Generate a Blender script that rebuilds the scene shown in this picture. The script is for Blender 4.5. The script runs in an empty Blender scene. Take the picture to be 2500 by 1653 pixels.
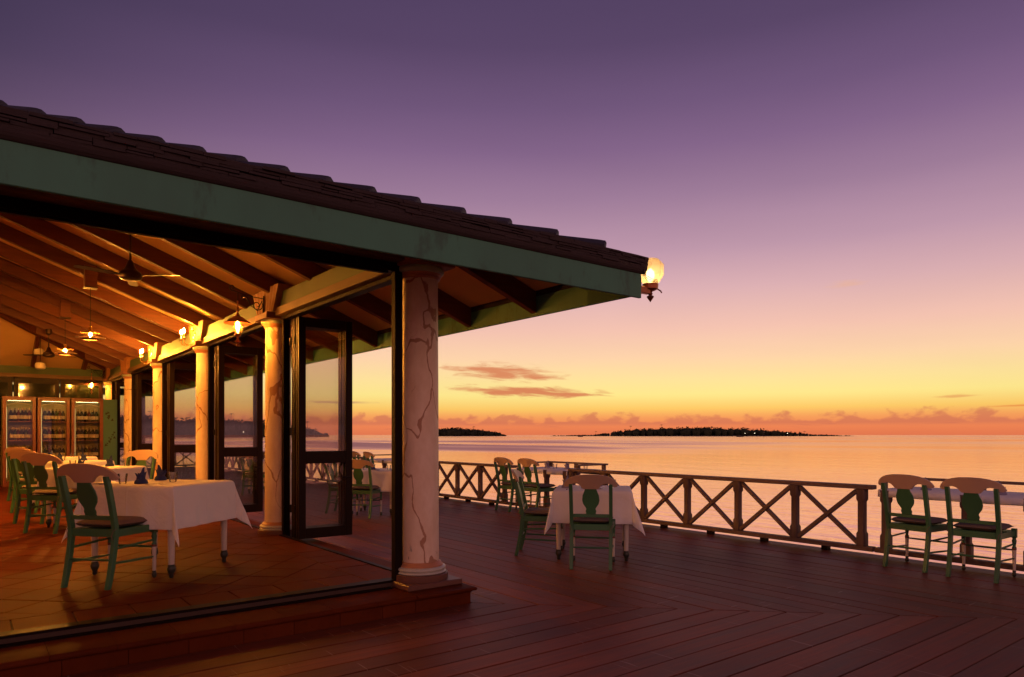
import bpy, bmesh, math, random
from math import sin, cos, pi, radians, sqrt
from mathutils import Vector, Matrix, Euler

random.seed(7)
SC = bpy.context.scene
COL = SC.collection

# ------------------------------------------------------------------ camera
CAM_X, CAM_Y, CAM_Z = -2.967, -5.036, 1.36
cam = bpy.data.cameras.new('camera')
cam.sensor_width = 36.0
cam.lens = 36.0 * 1703.0 / 2500.0
cam.shift_y = (1062.0 - 826.5) / 2500.0
cam.clip_end = 60000.0
cam.clip_start = 0.05
cam_ob = bpy.data.objects.new('camera', cam)
COL.objects.link(cam_ob)
cam_ob.location = (CAM_X, CAM_Y, CAM_Z)
cam_ob.rotation_euler = (pi / 2, 0, radians(52.003) - pi / 2)
SC.camera = cam_ob

# ------------------------------------------------------------------ render / view
SC.view_settings.view_transform = 'Standard'
SC.view_settings.look = 'None'
SC.view_settings.exposure = 0.0
SC.view_settings.gamma = 1.0
SC.view_settings.use_curve_mapping = False
SC.cycles.use_denoising = True
SC.cycles.max_bounces = 8
SC.cycles.diffuse_bounces = 4
SC.cycles.glossy_bounces = 4
SC.cycles.transmission_bounces = 8
SC.cycles.transparent_max_bounces = 24
SC.cycles.sample_clamp_indirect = 3.0
SC.cycles.sample_clamp_direct = 0.0
SC.cycles.caustics_reflective = True
SC.cycles.caustics_refractive = False
SC.cycles.blur_glossy = 1.0

# ------------------------------------------------------------------ node helpers
class NT:
    def __init__(self, tree):
        self.t = tree
        tree.nodes.clear()
    def n(self, kind, **kw):
        nd = self.t.nodes.new(kind)
        ins = kw.pop('ins', {})
        for k, v in kw.items():
            setattr(nd, k, v)
        for k, v in ins.items():
            self.set(nd.inputs[k], v)
        return nd
    def set(self, sock, v):
        if isinstance(v, bpy.types.NodeSocket):
            self.t.links.new(v, sock)
        else:
            if hasattr(sock, 'default_value'):
                dv = sock.default_value
                if hasattr(dv, '__len__') and not isinstance(v, (int, float)):
                    if len(dv) == 4 and len(v) == 3:
                        v = (*v, 1.0)
                sock.default_value = v
    def math(self, op, a, b=None, c=None, clamp=False):
        nd = self.t.nodes.new('ShaderNodeMath')
        nd.operation = op
        nd.use_clamp = clamp
        self.set(nd.inputs[0], a)
        if b is not None: self.set(nd.inputs[1], b)
        if c is not None: self.set(nd.inputs[2], c)
        return nd.outputs[0]
    def mix(self, f, a, b, blend='MIX'):
        nd = self.t.nodes.new('ShaderNodeMix')
        nd.data_type = 'RGBA'
        nd.blend_type = blend
        self.set(nd.inputs[0], f)
        self.set(nd.inputs[6], a)
        self.set(nd.inputs[7], b)
        return nd.outputs[2]
    def ramp(self, f, stops, interp='LINEAR'):
        nd = self.t.nodes.new('ShaderNodeValToRGB')
        cr = nd.color_ramp
        cr.interpolation = interp
        while len(cr.elements) > 1:
            cr.elements.remove(cr.elements[-1])
        cr.elements[0].position = stops[0][0]
        cr.elements[0].color = (*stops[0][1], 1)
        for p, c in stops[1:]:
            e = cr.elements.new(p)
            e.color = (*c, 1)
        self.set(nd.inputs[0], f)
        return nd.outputs[0]
    def rng(self, v, a, b, c=0.0, d=1.0, smooth=True):
        nd = self.t.nodes.new('ShaderNodeMapRange')
        nd.interpolation_type = 'SMOOTHSTEP' if smooth else 'LINEAR'
        self.set(nd.inputs[0], v)
        for i, x in zip((1, 2, 3, 4), (a, b, c, d)):
            self.set(nd.inputs[i], x)
        return nd.outputs[0]
    def noise(self, vec, scale, detail=3.0, rough=0.5, dist=0.0, out=0):
        nd = self.t.nodes.new('ShaderNodeTexNoise')
        nd.noise_dimensions = '3D'
        if vec is not None: self.set(nd.inputs['Vector'], vec)
        nd.inputs['Scale'].default_value = scale
        nd.inputs['Detail'].default_value = detail
        nd.inputs['Roughness'].default_value = rough
        nd.inputs['Distortion'].default_value = dist
        return nd.outputs[out]
    def vmath(self, op, a, b=None):
        nd = self.t.nodes.new('ShaderNodeVectorMath')
        nd.operation = op
        self.set(nd.inputs[0], a)
        if b is not None: self.set(nd.inputs[1], b)
        return nd.outputs[0]

def srgb(r, g, b):
    def f(c):
        c /= 255.0
        return c / 12.92 if c <= 0.04045 else ((c + 0.055) / 1.055) ** 2.4
    return (f(r), f(g), f(b))

# ------------------------------------------------------------------ world: dusk sky
GLOW = radians(36.0)          # compass direction of the afterglow (from +X towards +Y)
world = bpy.data.worlds.new('World')
SC.world = world
world.use_nodes = True
w = NT(world.node_tree)
tc = w.n('ShaderNodeTexCoord')
sep = w.n('ShaderNodeSeparateXYZ', ins={0: tc.outputs['Generated']})
X, Y, Z = sep.outputs
el = w.math('MULTIPLY', w.math('ARCSINE', w.math('MINIMUM', w.math('MAXIMUM', Z, -0.9999), 0.9999)), 180 / pi)
az = w.math('MULTIPLY', w.math('ARCTAN2', Y, X), 180 / pi)
hl = w.math('SQRT', w.math('ADD', w.math('MULTIPLY', X, X), w.math('ADD', w.math('MULTIPLY', Y, Y), 1e-6)))
cdaz = w.math('DIVIDE', w.math('ADD', w.math('MULTIPLY', X, cos(GLOW)), w.math('MULTIPLY', Y, sin(GLOW))), hl)
near = w.math('ADD', w.math('MULTIPLY', w.rng(cdaz, -0.25, 1.0), w.rng(el, 20.0, 6.0)), w.math('MULTIPLY', w.rng(cdaz, 0.42, 0.96), w.rng(el, 6.0, 20.0)))
t_el = w.math('DIVIDE', el, 60.0, clamp=True)
def st(table): return [(e / 60.0, srgb(*c)) for e, c in table]
sun_side = w.ramp(t_el, st([(0.0, (226, 118, 78)), (0.8, (240, 134, 84)), (1.5, (247, 162, 92)), (2.1, (252, 200, 102)),
    (3.2, (254, 231, 140)), (4.4, (254, 226, 154)), (6.2, (253, 211, 170)), (8.4, (243, 194, 176)), (11.5, (218, 174, 178)),
    (14.5, (190, 151, 170)), (18.5, (158, 124, 153)), (22.0, (132, 101, 138)), (25.0, (112, 86, 123)), (29.0, (90, 70, 104)),
    (40.0, (62, 52, 84)), (60.0, (44, 40, 68))]))
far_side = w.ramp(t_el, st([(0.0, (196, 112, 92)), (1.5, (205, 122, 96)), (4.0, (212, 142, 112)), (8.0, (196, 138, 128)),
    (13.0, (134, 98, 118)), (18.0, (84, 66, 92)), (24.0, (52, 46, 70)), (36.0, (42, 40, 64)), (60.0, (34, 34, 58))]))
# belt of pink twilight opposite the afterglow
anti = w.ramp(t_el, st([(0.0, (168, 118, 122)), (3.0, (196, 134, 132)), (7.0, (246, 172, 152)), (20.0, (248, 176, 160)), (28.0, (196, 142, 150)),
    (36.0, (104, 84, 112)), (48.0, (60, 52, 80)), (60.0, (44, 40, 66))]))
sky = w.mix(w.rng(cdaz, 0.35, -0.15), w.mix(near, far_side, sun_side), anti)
# faint unevenness of the high haze
hv = w.n('ShaderNodeCombineXYZ', ins={0: w.math('MULTIPLY', az, 0.035), 1: w.math('MULTIPLY', el, 0.16), 2: 6.6})
hz_ = w.math('ADD', 0.94, w.math('MULTIPLY', w.noise(hv.outputs[0], 1.0, 4.0, 0.55, 0.4), 0.12))
sky = w.mix(1.0, sky, w.n('ShaderNodeCombineColor', ins={0: hz_, 1: hz_, 2: hz_}).outputs[0], 'MULTIPLY')
# cloud bank low over the horizon, all the way round
cv = w.n('ShaderNodeCombineXYZ', ins={0: w.math('MULTIPLY', az, 0.80), 1: w.math('MULTIPLY', el, 1.25), 2: 3.7})
puff = w.noise(cv.outputs[0], 1.0, 5.0, 0.5, 0.2)
cv2 = w.n('ShaderNodeCombineXYZ', ins={0: w.math('MULTIPLY', az, 0.13), 1: 0.0, 2: 9.1})
lift = w.noise(cv2.outputs[0], 1.0, 2.0, 0.5)
top = w.math('ADD', 1.52, w.math('MULTIPLY', w.math('SUBTRACT', lift, 0.5), 1.6))
top = w.math('ADD', top, w.math('MULTIPLY', w.math('SUBTRACT', puff, 0.5), 2.5))
bank = w.math('MULTIPLY', w.rng(w.math('SUBTRACT', top, el), -0.06, 0.42), w.rng(el, 0.62, 1.0))
bank_col = w.mix(near, srgb(120, 76, 84), srgb(206, 112, 86))
sky = w.mix(w.math('MULTIPLY', bank, 0.68), sky, bank_col)
# small scraps below the bank
cv3 = w.n('ShaderNodeCombineXYZ', ins={0: w.math('MULTIPLY', az, 0.35), 1: w.math('MULTIPLY', el, 4.5), 2: 1.3})
scr = w.rng(w.noise(cv3.outputs[0], 1.0, 5.0, 0.6), 0.55, 0.72)
scr = w.math('MULTIPLY', scr, w.math('MULTIPLY', w.rng(el, 0.1, 0.4), w.rng(el, 1.3, 0.8)))
sky = w.mix(w.math('MULTIPLY', scr, 0.45), sky, bank_col)
# wind-drawn streak clouds
def streak(sky, az0, el0, ha, he, slope, seed, thr, col, amt):
    da = w.math('SUBTRACT', az, az0)
    de = w.math('SUBTRACT', w.math('SUBTRACT', el, el0), w.math('MULTIPLY', da, slope))
    rr = w.math('SQRT', w.math('ADD', w.math('POWER', w.math('DIVIDE', da, ha), 2.0), w.math('POWER', w.math('DIVIDE', de, he), 2.0)))
    vv = w.n('ShaderNodeCombineXYZ', ins={0: w.math('MULTIPLY', az, 0.34), 1: w.math('MULTIPLY', de, 2.4), 2: seed})
    nz = w.noise(vv.outputs[0], 1.0, 6.0, 0.6, 0.6)
    m = w.rng(w.math('SUBTRACT', w.math('ADD', 1.0, w.math('MULTIPLY', w.math('SUBTRACT', nz, 0.5), 2.2)), rr), thr, thr + 0.75)
    return w.mix(w.math('MULTIPLY', m, amt), sky, col)
c1 = srgb(216, 126, 86)
sky = streak(sky, 52.6, 5.1, 5.0, 0.80, 0.06, 2.0, 0.0, c1, 0.9)
sky = streak(sky, 50.6, 3.5, 7.2, 0.55, 0.03, 5.0, 0.0, c1, 0.95)
sky = streak(sky, 19.6, 2.7, 1.8, 0.16, -0.03, 8.0, 0.1, srgb(228, 156, 92), 0.7)
sky = streak(sky, 16.0, 1.95, 2.4, 0.12, -0.02, 11.0, 0.1, srgb(232, 140, 72), 0.8)
sky = streak(sky, 26.3, 11.1, 1.7, 0.42, 0.0, 14.0, 0.1, srgb(230, 178, 158), 0.7)
sky = streak(sky, 72.5, 5.2, 3.5, 0.75, 0.05, 17.0, 0.2, srgb(160, 112, 110), 0.75)
sky = streak(sky, 78.0, 4.3, 2.5, 0.5, 0.0, 19.0, 0.2, srgb(158, 110, 110), 0.7)
sky = streak(sky, 66.0, 2.6, 4.0, 0.18, 0.0, 23.0, 0.2, srgb(178, 120, 108), 0.6)
# a little of the physical twilight sky underneath
nish = w.n('ShaderNodeTexSky', sky_type='NISHITA')
nish.sun_disc = False
nish.sun_elevation = radians(1.0)
nish.sun_rotation = pi / 2 - GLOW
nish.altitude = 0.0
nish.dust_density = 2.0
bg1 = w.n('ShaderNodeBackground', ins={'Color': nish.outputs[0], 'Strength': 0.0012})
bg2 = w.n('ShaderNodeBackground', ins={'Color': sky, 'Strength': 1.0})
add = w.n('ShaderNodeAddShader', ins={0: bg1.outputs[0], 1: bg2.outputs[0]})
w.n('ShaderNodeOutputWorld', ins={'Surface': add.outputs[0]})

# ------------------------------------------------------------------ sun: last, weak glow from the horizon
sl = bpy.data.lights.new('sun', 'SUN')
sl.energy = 0.04
sl.angle = radians(60)
sl.color = (1.0, 0.55, 0.28)
so = bpy.data.objects.new('sun', sl)
COL.objects.link(so)
d = Vector((-cos(GLOW) * cos(radians(4)), -sin(GLOW) * cos(radians(4)), -sin(radians(4))))
so.rotation_euler = d.to_track_quat('-Z', 'Y').to_euler()
so.location = (30, 18, 6)

# ------------------------------------------------------------------ materials
MATS = {}
def new_mat(name):
    m = bpy.data.materials.new(name)
    m.use_nodes = True
    MATS[name] = m
    return m, NT(m.node_tree)
def out(nt, sh, disp=None):
    o = nt.n('ShaderNodeOutputMaterial', ins={'Surface': sh})
def bump(nt, h, strength=0.3, dist=0.01, normal=None):
    nd = nt.n('ShaderNodeBump', ins={'Height': h, 'Strength': strength, 'Distance': dist})
    if normal is not None: nt.set(nd.inputs['Normal'], normal)
    return nd.outputs[0]
def plain(name, col, rough=0.5, var=0.15, vscale=6.0, bumpk=0.1, bscale=60.0, metal=0.0, spec=0.5, stretch=None, rnd=0.0, coat=0.0, wear=None):
    m, nt = new_mat(name)
    t = nt.n('ShaderNodeTexCoord')
    oi = nt.n('ShaderNodeObjectInfo')
    v = nt.vmath('ADD', t.outputs['Object'], nt.n('ShaderNodeCombineXYZ', ins={0: nt.math('MULTIPLY', oi.outputs['Random'], 37.0), 1: nt.math('MULTIPLY', oi.outputs['Random'], 91.0), 2: 0.0}).outputs[0])
    if stretch: v = nt.vmath('MULTIPLY', v, stretch)
    n1 = nt.noise(v, vscale, 4.0, 0.6)
    k = nt.math('ADD', 1.0 - var, nt.math('MULTIPLY', n1, 2 * var))
    if rnd: k = nt.math('MULTIPLY', k, nt.math('ADD', 1.0 - rnd, nt.math('MULTIPLY', oi.outputs['Random'], 2 * rnd)))
    c = nt.mix(1.0, col, nt.n('ShaderNodeCombineColor', ins={0: k, 1: k, 2: k}).outputs[0], 'MULTIPLY')
    if wear:
        wv = nt.rng(nt.noise(v, vscale * 2.3, 6.0, 0.7), wear[1], wear[1] + 0.12)
        c = nt.mix(nt.math('MULTIPLY', wv, wear[2]), c, wear[0])
    n2 = nt.noise(v, bscale, 3.0, 0.6)
    p = nt.n('ShaderNodeBsdfPrincipled', ins={'Base Color': c, 'Roughness': nt.math('ADD', rough - 0.08, nt.math('MULTIPLY', n1, 0.16)), 'Metallic': metal, 'Specular IOR Level': spec, 'Coat Weight': coat})
    if bumpk: nt.set(p.inputs['Normal'], bump(nt, n2, bumpk, 0.004))
    out(nt, p.outputs[0])
    return m
def wood(name, col, col2, rough=0.5, axis=0, gs=1.0, rnd=0.2, bumpk=0.25, scratch=0.0, spec=0.4):
    """Grain runs along local axis (0 = X, 1 = Y, 2 = Z)."""
    m, nt = new_mat(name)
    t = nt.n('ShaderNodeTexCoord')
    oi = nt.n('ShaderNodeObjectInfo')
    off = nt.n('ShaderNodeCombineXYZ', ins={0: nt.math('MULTIPLY', oi.outputs['Random'], 53.0), 1: nt.math('MULTIPLY', oi.outputs['Random'], 17.0), 2: nt.math('MULTIPLY', oi.outputs['Random'], 29.0)})
    v0 = nt.vmath('ADD', t.outputs['Object'], off.outputs[0])
    sc = [26.0 * gs] * 3
    sc[axis] = 1.1 * gs
    v = nt.vmath('MULTIPLY', v0, tuple(sc))
    g = nt.noise(v, 1.0, 5.0, 0.65, 0.4)
    g2 = nt.noise(nt.vmath('MULTIPLY', v, (3.0, 3.0, 3.0)), 1.0, 2.0, 0.5)
    blot = nt.noise(v0, 1.3, 4.0, 0.6)
    f = nt.math('ADD', nt.math('MULTIPLY', g, 0.7), nt.math('MULTIPLY', blot, 0.45))
    c = nt.mix(nt.rng(f, 0.3, 0.85), col, col2)
    k = nt.math('ADD', 1.0 - rnd, nt.math('MULTIPLY', oi.outputs['Random'], 2 * rnd))
    c = nt.mix(1.0, c, nt.n('ShaderNodeCombineColor', ins={0: k, 1: k, 2: k}).outputs[0], 'MULTIPLY')
    rg = nt.math('ADD', rough - 0.14, nt.math('MULTIPLY', nt.math('ADD', g, blot), 0.15))
    if scratch:
        sv = nt.noise(nt.n('ShaderNodeMapping', ins={0: v0, 2: (0, 0, 0.7), 3: (38, 1.6, 1)}).outputs[0], 1.0, 1.0, 0.5, 0.5)
        sv2 = nt.noise(nt.n('ShaderNodeMapping', ins={0: v0, 2: (0, 0, -0.9), 3: (44, 1.3, 1)}).outputs[0], 1.0, 1.0, 0.5, 0.8)
        s = nt.math('MAXIMUM', nt.rng(sv, 0.735, 0.76), nt.rng(sv2, 0.735, 0.76))
        c = nt.mix(nt.math('MULTIPLY', s, scratch), c, (0.32, 0.2, 0.17))
    p = nt.n('ShaderNodeBsdfPrincipled', ins={'Base Color': c, 'Roughness': rg, 'Specular IOR Level': spec})
    nt.set(p.inputs['Normal'], bump(nt, nt.math('ADD', g, nt.math('MULTIPLY', g2, 0.5)), bumpk, 0.004))
    out(nt, p.outputs[0])
    return m

def glow(name, col, strength):
    m, nt = new_mat(name)
    e = nt.n('ShaderNodeEmission', ins={'Color': col, 'Strength': strength})
    out(nt, e.outputs[0])
    return m
def thin_glass(name, tint, refl, rough=0.0):
    m, nt = new_mat(name)
    lw = nt.n('ShaderNodeFresnel', ins={'IOR': 1.5})
    f = nt.math('ADD', nt.math('MULTIPLY', lw.outputs[0], 0.9), refl, clamp=True)
    tr = nt.n('ShaderNodeBsdfTransparent', ins={'Color': tint})
    gl = nt.n('ShaderNodeBsdfGlossy', ins={'Color': (0.9, 0.9, 0.9), 'Roughness': rough})
    mx = nt.n('ShaderNodeMixShader', ins={0: f, 1: tr.outputs[0], 2: gl.outputs[0]})
    out(nt, mx.outputs[0])
    return m

LAMP = (1.0, 0.50, 0.13)
plain('green_paint', (0.044, 0.150, 0.070), 0.42, 0.14, 5, 0.06, 70, rnd=0.15, wear=((0.10, 0.16, 0.11), 0.66, 0.35))
plain('green_trim', (0.066, 0.235, 0.165), 0.65, 0.30, 2.2, 0.25, 30, stretch=(1, 1, 0.35), wear=((0.04, 0.10, 0.075), 0.54, 0.6))
plain('green_beam', (0.055, 0.095, 0.040), 0.6, 0.2, 3, 0.12, 40, wear=((0.085, 0.12, 0.06), 0.6, 0.4))
plain('peach_paint', (0.50, 0.34, 0.25), 0.45, 0.12, 5, 0.05, 70, rnd=0.1, wear=((0.36, 0.24, 0.17), 0.64, 0.4))
plain('cushion', (0.17, 0.125, 0.11), 0.85, 0.15, 14, 0.3, 220)
plain('white_leg', (0.62, 0.56, 0.50), 0.4, 0.1, 8, 0.05)
plain('dark_foot', (0.03, 0.035, 0.028), 0.4, 0.2, 20, 0.1)
plain('red_band', (0.16, 0.035, 0.025), 0.4, 0.2, 20, 0.1)
m, nt = new_mat('linen')
t = nt.n('ShaderNodeTexCoord')
sx = nt.n('ShaderNodeSeparateXYZ', ins={0: t.outputs['Object']})
cr = None
for ax in (0, 1):
    pp = nt.math('PINGPONG', nt.math('ADD', sx.outputs[ax], 5.0), 0.25)
    rd = nt.rng(pp, 0.0, 0.010, 1.0, 0.0)
    cr = rd if cr is None else nt.math('ADD', cr, rd)
wr = nt.noise(t.outputs['Object'], 7.0, 4.0, 0.55, 0.6)
wv = nt.noise(t.outputs['Object'], 420.0, 1.0, 0.5)
hh = nt.math('ADD', nt.math('ADD', nt.math('MULTIPLY', cr, 0.35), nt.math('MULTIPLY', wr, 1.6)), nt.math('MULTIPLY', wv, 0.08))
p = nt.n('ShaderNodeBsdfPrincipled', ins={'Base Color': (0.86, 0.83, 0.82, 1.0), 'Roughness': 0.8, 'Specular IOR Level': 0.3, 'Normal': bump(nt, hh, 0.7, 0.012)})
out(nt, p.outputs[0])
plain('napkin_blue', (0.025, 0.04, 0.16), 0.8, 0.15, 20, 0.3, 300)
plain('napkin_lilac', (0.24, 0.22, 0.32), 0.8, 0.12, 20, 0.3, 300)
plain('china', (0.75, 0.72, 0.7), 0.2, 0.03, 6, 0.0)
plain('steel', (0.6, 0.58, 0.55), 0.25, 0.08, 10, 0.0, metal=1.0)
plain('terracotta', (0.105, 0.021, 0.006), 0.58, 0.32, 5, 0.22, 45, spec=0.03, rnd=0.14, wear=((0.060, 0.017, 0.008), 0.58, 0.55))
plain('grout', (0.06, 0.03, 0.02), 0.8, 0.2, 12, 0.3)
plain('dark_frame', (0.010, 0.005, 0.004), 0.5, 0.3, 9, 0.08, 60, spec=0.07)
plain('door_brown', (0.017, 0.008, 0.005), 0.38, 0.3, 9, 0.08, 60, spec=0.12)
plain('ceiling_cream', (0.78, 0.50, 0.23), 0.7, 0.12, 1.5, 0.1, 20)
plain('roof_tile', (0.034, 0.032, 0.055), 0.7, 0.3, 6, 0.5, 40, rnd=0.2)
plain('roof_edge', (0.040, 0.027, 0.030), 0.85, 0.45, 9, 0.9, 70, stretch=(0.25, 1, 5))
plain('abacus_brown', (0.24, 0.085, 0.045), 0.55, 0.2, 6, 0.1)
plain('ring_green', (0.38, 0.42, 0.29), 0.45, 0.15, 9, 0.08)
plain('base_white', (0.52, 0.50, 0.43), 0.35, 0.15, 10, 0.1, wear=((0.3, 0.2, 0.13), 0.62, 0.6))
plain('ring_red', (0.50, 0.22, 0.11), 0.45, 0.2, 9, 0.08)
plain('plinth_brown', (0.15, 0.06, 0.04), 0.45, 0.2, 8, 0.1)
plain('iron', (0.012, 0.010, 0.009), 0.4, 0.2, 20, 0.1, metal=0.6)
plain('copper', (0.32, 0.12, 0.06), 0.35, 0.25, 20, 0.1, metal=0.9)
plain('brass', (0.75, 0.48, 0.16), 0.25, 0.15, 20, 0.05, metal=1.0)
plain('fan_bronze', (0.04, 0.02, 0.011), 0.4, 0.15, 20, 0.05, metal=0.7)
plain('bottle_dark', (0.010, 0.012, 0.010), 0.1, 0.1, 4, 0.0, coat=0.4)
plain('bottle_green', (0.012, 0.035, 0.014), 0.1, 0.1, 4, 0.0, coat=0.4)
plain('bottle_red', (0.07, 0.010, 0.012), 0.1, 0.1, 4, 0.0, coat=0.4)
plain('bottle_label', (0.62, 0.52, 0.36), 0.6, 0.2, 30, 0.0, rnd=0.3)
plain('bottle_cap', (0.35, 0.26, 0.12), 0.35, 0.2, 30, 0.0, rnd=0.5, metal=0.4)
plain('cabinet_red', (0.20, 0.045, 0.018), 0.35, 0.25, 4, 0.1)
plain('cabinet_green', (0.05, 0.16, 0.11), 0.5, 0.15, 3, 0.1)
plain('cabinet_inside', (0.42, 0.36, 0.20), 0.6, 0.1, 3, 0.05)
plain('decal_black', (0.012, 0.016, 0.013), 0.6, 0.1, 9, 0.0)
plain('wall_dark', (0.10, 0.06, 0.035), 0.7, 0.2, 3, 0.1)
plain('sand', (0.07, 0.05, 0.04), 0.9, 0.2, 0.02, 0.0)
plain('leaf_dark', (0.020, 0.030, 0.012), 0.8, 0.4, 0.3, 0.0)
plain('palm_leaf', (0.030, 0.040, 0.016), 0.7, 0.3, 0.5, 0.0)
plain('bark', (0.06, 0.045, 0.035), 0.9, 0.2, 2, 0.0)
plain('hull', (0.05, 0.04, 0.04), 0.5, 0.2, 1, 0.0)
plain('frosted_white', (0.7, 0.62, 0.5), 0.4, 0.05, 5, 0.0)
wood('deck_wood', (0.098, 0.024, 0.010), (0.225, 0.057, 0.026), 0.52, 0, 1.0, 0.24, 0.35, 0.6, 0.22)
wood('fence_wood', (0.095, 0.058, 0.046), (0.20, 0.125, 0.095), 0.55, 1, 1.2, 0.12, 0.35)
wood('fence_post_wood', (0.085, 0.050, 0.040), (0.18, 0.105, 0.08), 0.55, 2, 1.2, 0.12, 0.35)
wood('rafter_wood', (0.075, 0.018, 0.007), (0.15, 0.040, 0.015), 0.5, 0, 1.0, 0.12, 0.2)
wood('block_wood', (0.22, 0.09, 0.035), (0.36, 0.16, 0.065), 0.6, 2, 1.0, 0.1, 0.3)
wood('board_brown', (0.085, 0.045, 0.02), (0.17, 0.085, 0.035), 0.5, 1, 1.0, 0.1, 0.2)
glow('bulb', (1.0, 0.34, 0.035), 1500.0)
glow('corner_bulb', (1.0, 0.62, 0.28), 16.0)
glow('candle_bulb', (1.0, 0.39, 0.035), 2800.0)
glow('pendant_bulb', (1.0, 0.34, 0.04), 17000.0)
glow('hidden_fill_tube', (1.0, 0.68, 0.26), 30.0)
glow('tube_dim', (1.0, 0.68, 0.26), 1.2)
glow('shore_light', (1.0, 0.85, 0.6), 5.0)
thin_glass('door_glass', (0.955, 0.94, 0.925), 0.006)
thin_glass('cabinet_glass', (0.92, 0.92, 0.88), 0.02)
m, nt = new_mat('chimney_glass')
tp = nt.n('ShaderNodeBsdfTransparent', ins={'Color': (0.98, 0.90, 0.75)})
tl = nt.n('ShaderNodeBsdfTranslucent', ins={'Color': (0.9, 0.6, 0.3)})
gs = nt.n('ShaderNodeBsdfGlossy', ins={'Color': (0.8, 0.8, 0.8), 'Roughness': 0.05})
mm = nt.n('ShaderNodeMixShader', ins={0: 0.015, 1: tp.outputs[0], 2: tl.outputs[0]})
mm2 = nt.n('ShaderNodeMixShader', ins={0: 0.05, 1: mm.outputs[0], 2: gs.outputs[0]})
out(nt, mm2.outputs[0])
thin_glass('tumbler_glass', (0.99, 0.99, 0.98), 0.02)

# dark window panes that mirror the room
m, nt = new_mat('night_pane')
p = nt.n('ShaderNodeBsdfPrincipled', ins={'Base Color': (0.008, 0.012, 0.008), 'Roughness': 0.05})
out(nt, p.outputs[0])
# frosted lamp globe
m, nt = new_mat('lamp_globe')
tr = nt.n('ShaderNodeBsdfTranslucent', ins={'Color': (0.95, 0.8, 0.5)})
tp = nt.n('ShaderNodeBsdfTransparent', ins={'Color': (0.95, 0.85, 0.6)})
gl = nt.n('ShaderNodeBsdfGlossy', ins={'Color': (0.9, 0.85, 0.7), 'Roughness': 0.2})
a = nt.n('ShaderNodeMixShader', ins={0: 0.35, 1: tr.outputs[0], 2: tp.outputs[0]})
b = nt.n('ShaderNodeMixShader', ins={0: 0.08, 1: a.outputs[0], 2: gl.outputs[0]})
out(nt, b.outputs[0])

# painted plaster of the columns: cream with hand-painted rust veins
m, nt = new_mat('veined_plaster')
t = nt.n('ShaderNodeTexCoord')
oi = nt.n('ShaderNodeObjectInfo')
off = nt.n('ShaderNodeCombineXYZ', ins={0: nt.math('MULTIPLY', oi.outputs['Random'], 13.0), 1: 2.0, 2: nt.math('MULTIPLY', oi.outputs['Random'], 41.0)})
v = nt.vmath('MULTIPLY', t.outputs['Object'], (1.6, 1.6, 0.85))
v = nt.vmath('ADD', v, off.outputs[0])
wob = nt.noise(v, 2.6, 2.0, 0.5, 0, 1)
v2 = nt.vmath('ADD', v, nt.vmath('MULTIPLY', nt.vmath('SUBTRACT', wob, (0.5, 0.5, 0.5)), (0.62, 0.62, 0.62)))
wob2 = nt.noise(v, 14.0, 3.0, 0.6, 0, 1)
v2 = nt.vmath('ADD', v2, nt.vmath('MULTIPLY', nt.vmath('SUBTRACT', wob2, (0.5, 0.5, 0.5)), (0.05, 0.05, 0.05)))
vo = nt.n('ShaderNodeTexVoronoi', feature='DISTANCE_TO_EDGE', ins={'Vector': v2, 'Scale': 0.95})
wid = nt.math('MULTIPLY', nt.math('POWER', nt.noise(v, 3.4, 2.0, 0.5), 2.4), 0.046)
vein = nt.rng(vo.outputs['Distance'], nt.math('MULTIPLY', wid, 0.75), nt.math('ADD', wid, 0.004), 1.0, 0.0)
vo2 = nt.n('ShaderNodeTexVoronoi', feature='DISTANCE_TO_EDGE', ins={'Vector': v2, 'Scale': 2.6})
fine = nt.math('MULTIPLY', nt.rng(vo2.outputs['Distance'], 0.003, 0.010, 1.0, 0.0), nt.rng(nt.noise(v, 1.9, 2.0, 0.5), 0.6, 0.68))
blot = nt.noise(v, 5.0, 5.0, 0.65)
base = nt.mix(nt.rng(blot, 0.3, 0.75), (0.74, 0.55, 0.40), (0.86, 0.69, 0.55))
c = nt.mix(nt.math('MULTIPLY', fine, 0.55), base, (0.40, 0.19, 0.10))
c = nt.mix(nt.math('MULTIPLY', vein, 0.8), c, (0.34, 0.13, 0.055))
sepz = nt.n('ShaderNodeSeparateXYZ', ins={0: t.outputs['Object']})
chip = nt.math('MULTIPLY', nt.rng(nt.noise(v, 9.0, 4.0, 0.6), 0.64, 0.68), nt.rng(sepz.outputs[2], 0.5, 0.38))
c = nt.mix(nt.math('MULTIPLY', chip, 0.8), c, (0.12, 0.12, 0.13))
p = nt.n('ShaderNodeBsdfPrincipled', ins={'Base Color': c, 'Roughness': 0.5})
nt.set(p.inputs['Normal'], bump(nt, nt.math('SUBTRACT', blot, nt.math('MULTIPLY', chip, 0.8)), 0.12, 0.006))
out(nt, p.outputs[0])

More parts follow.
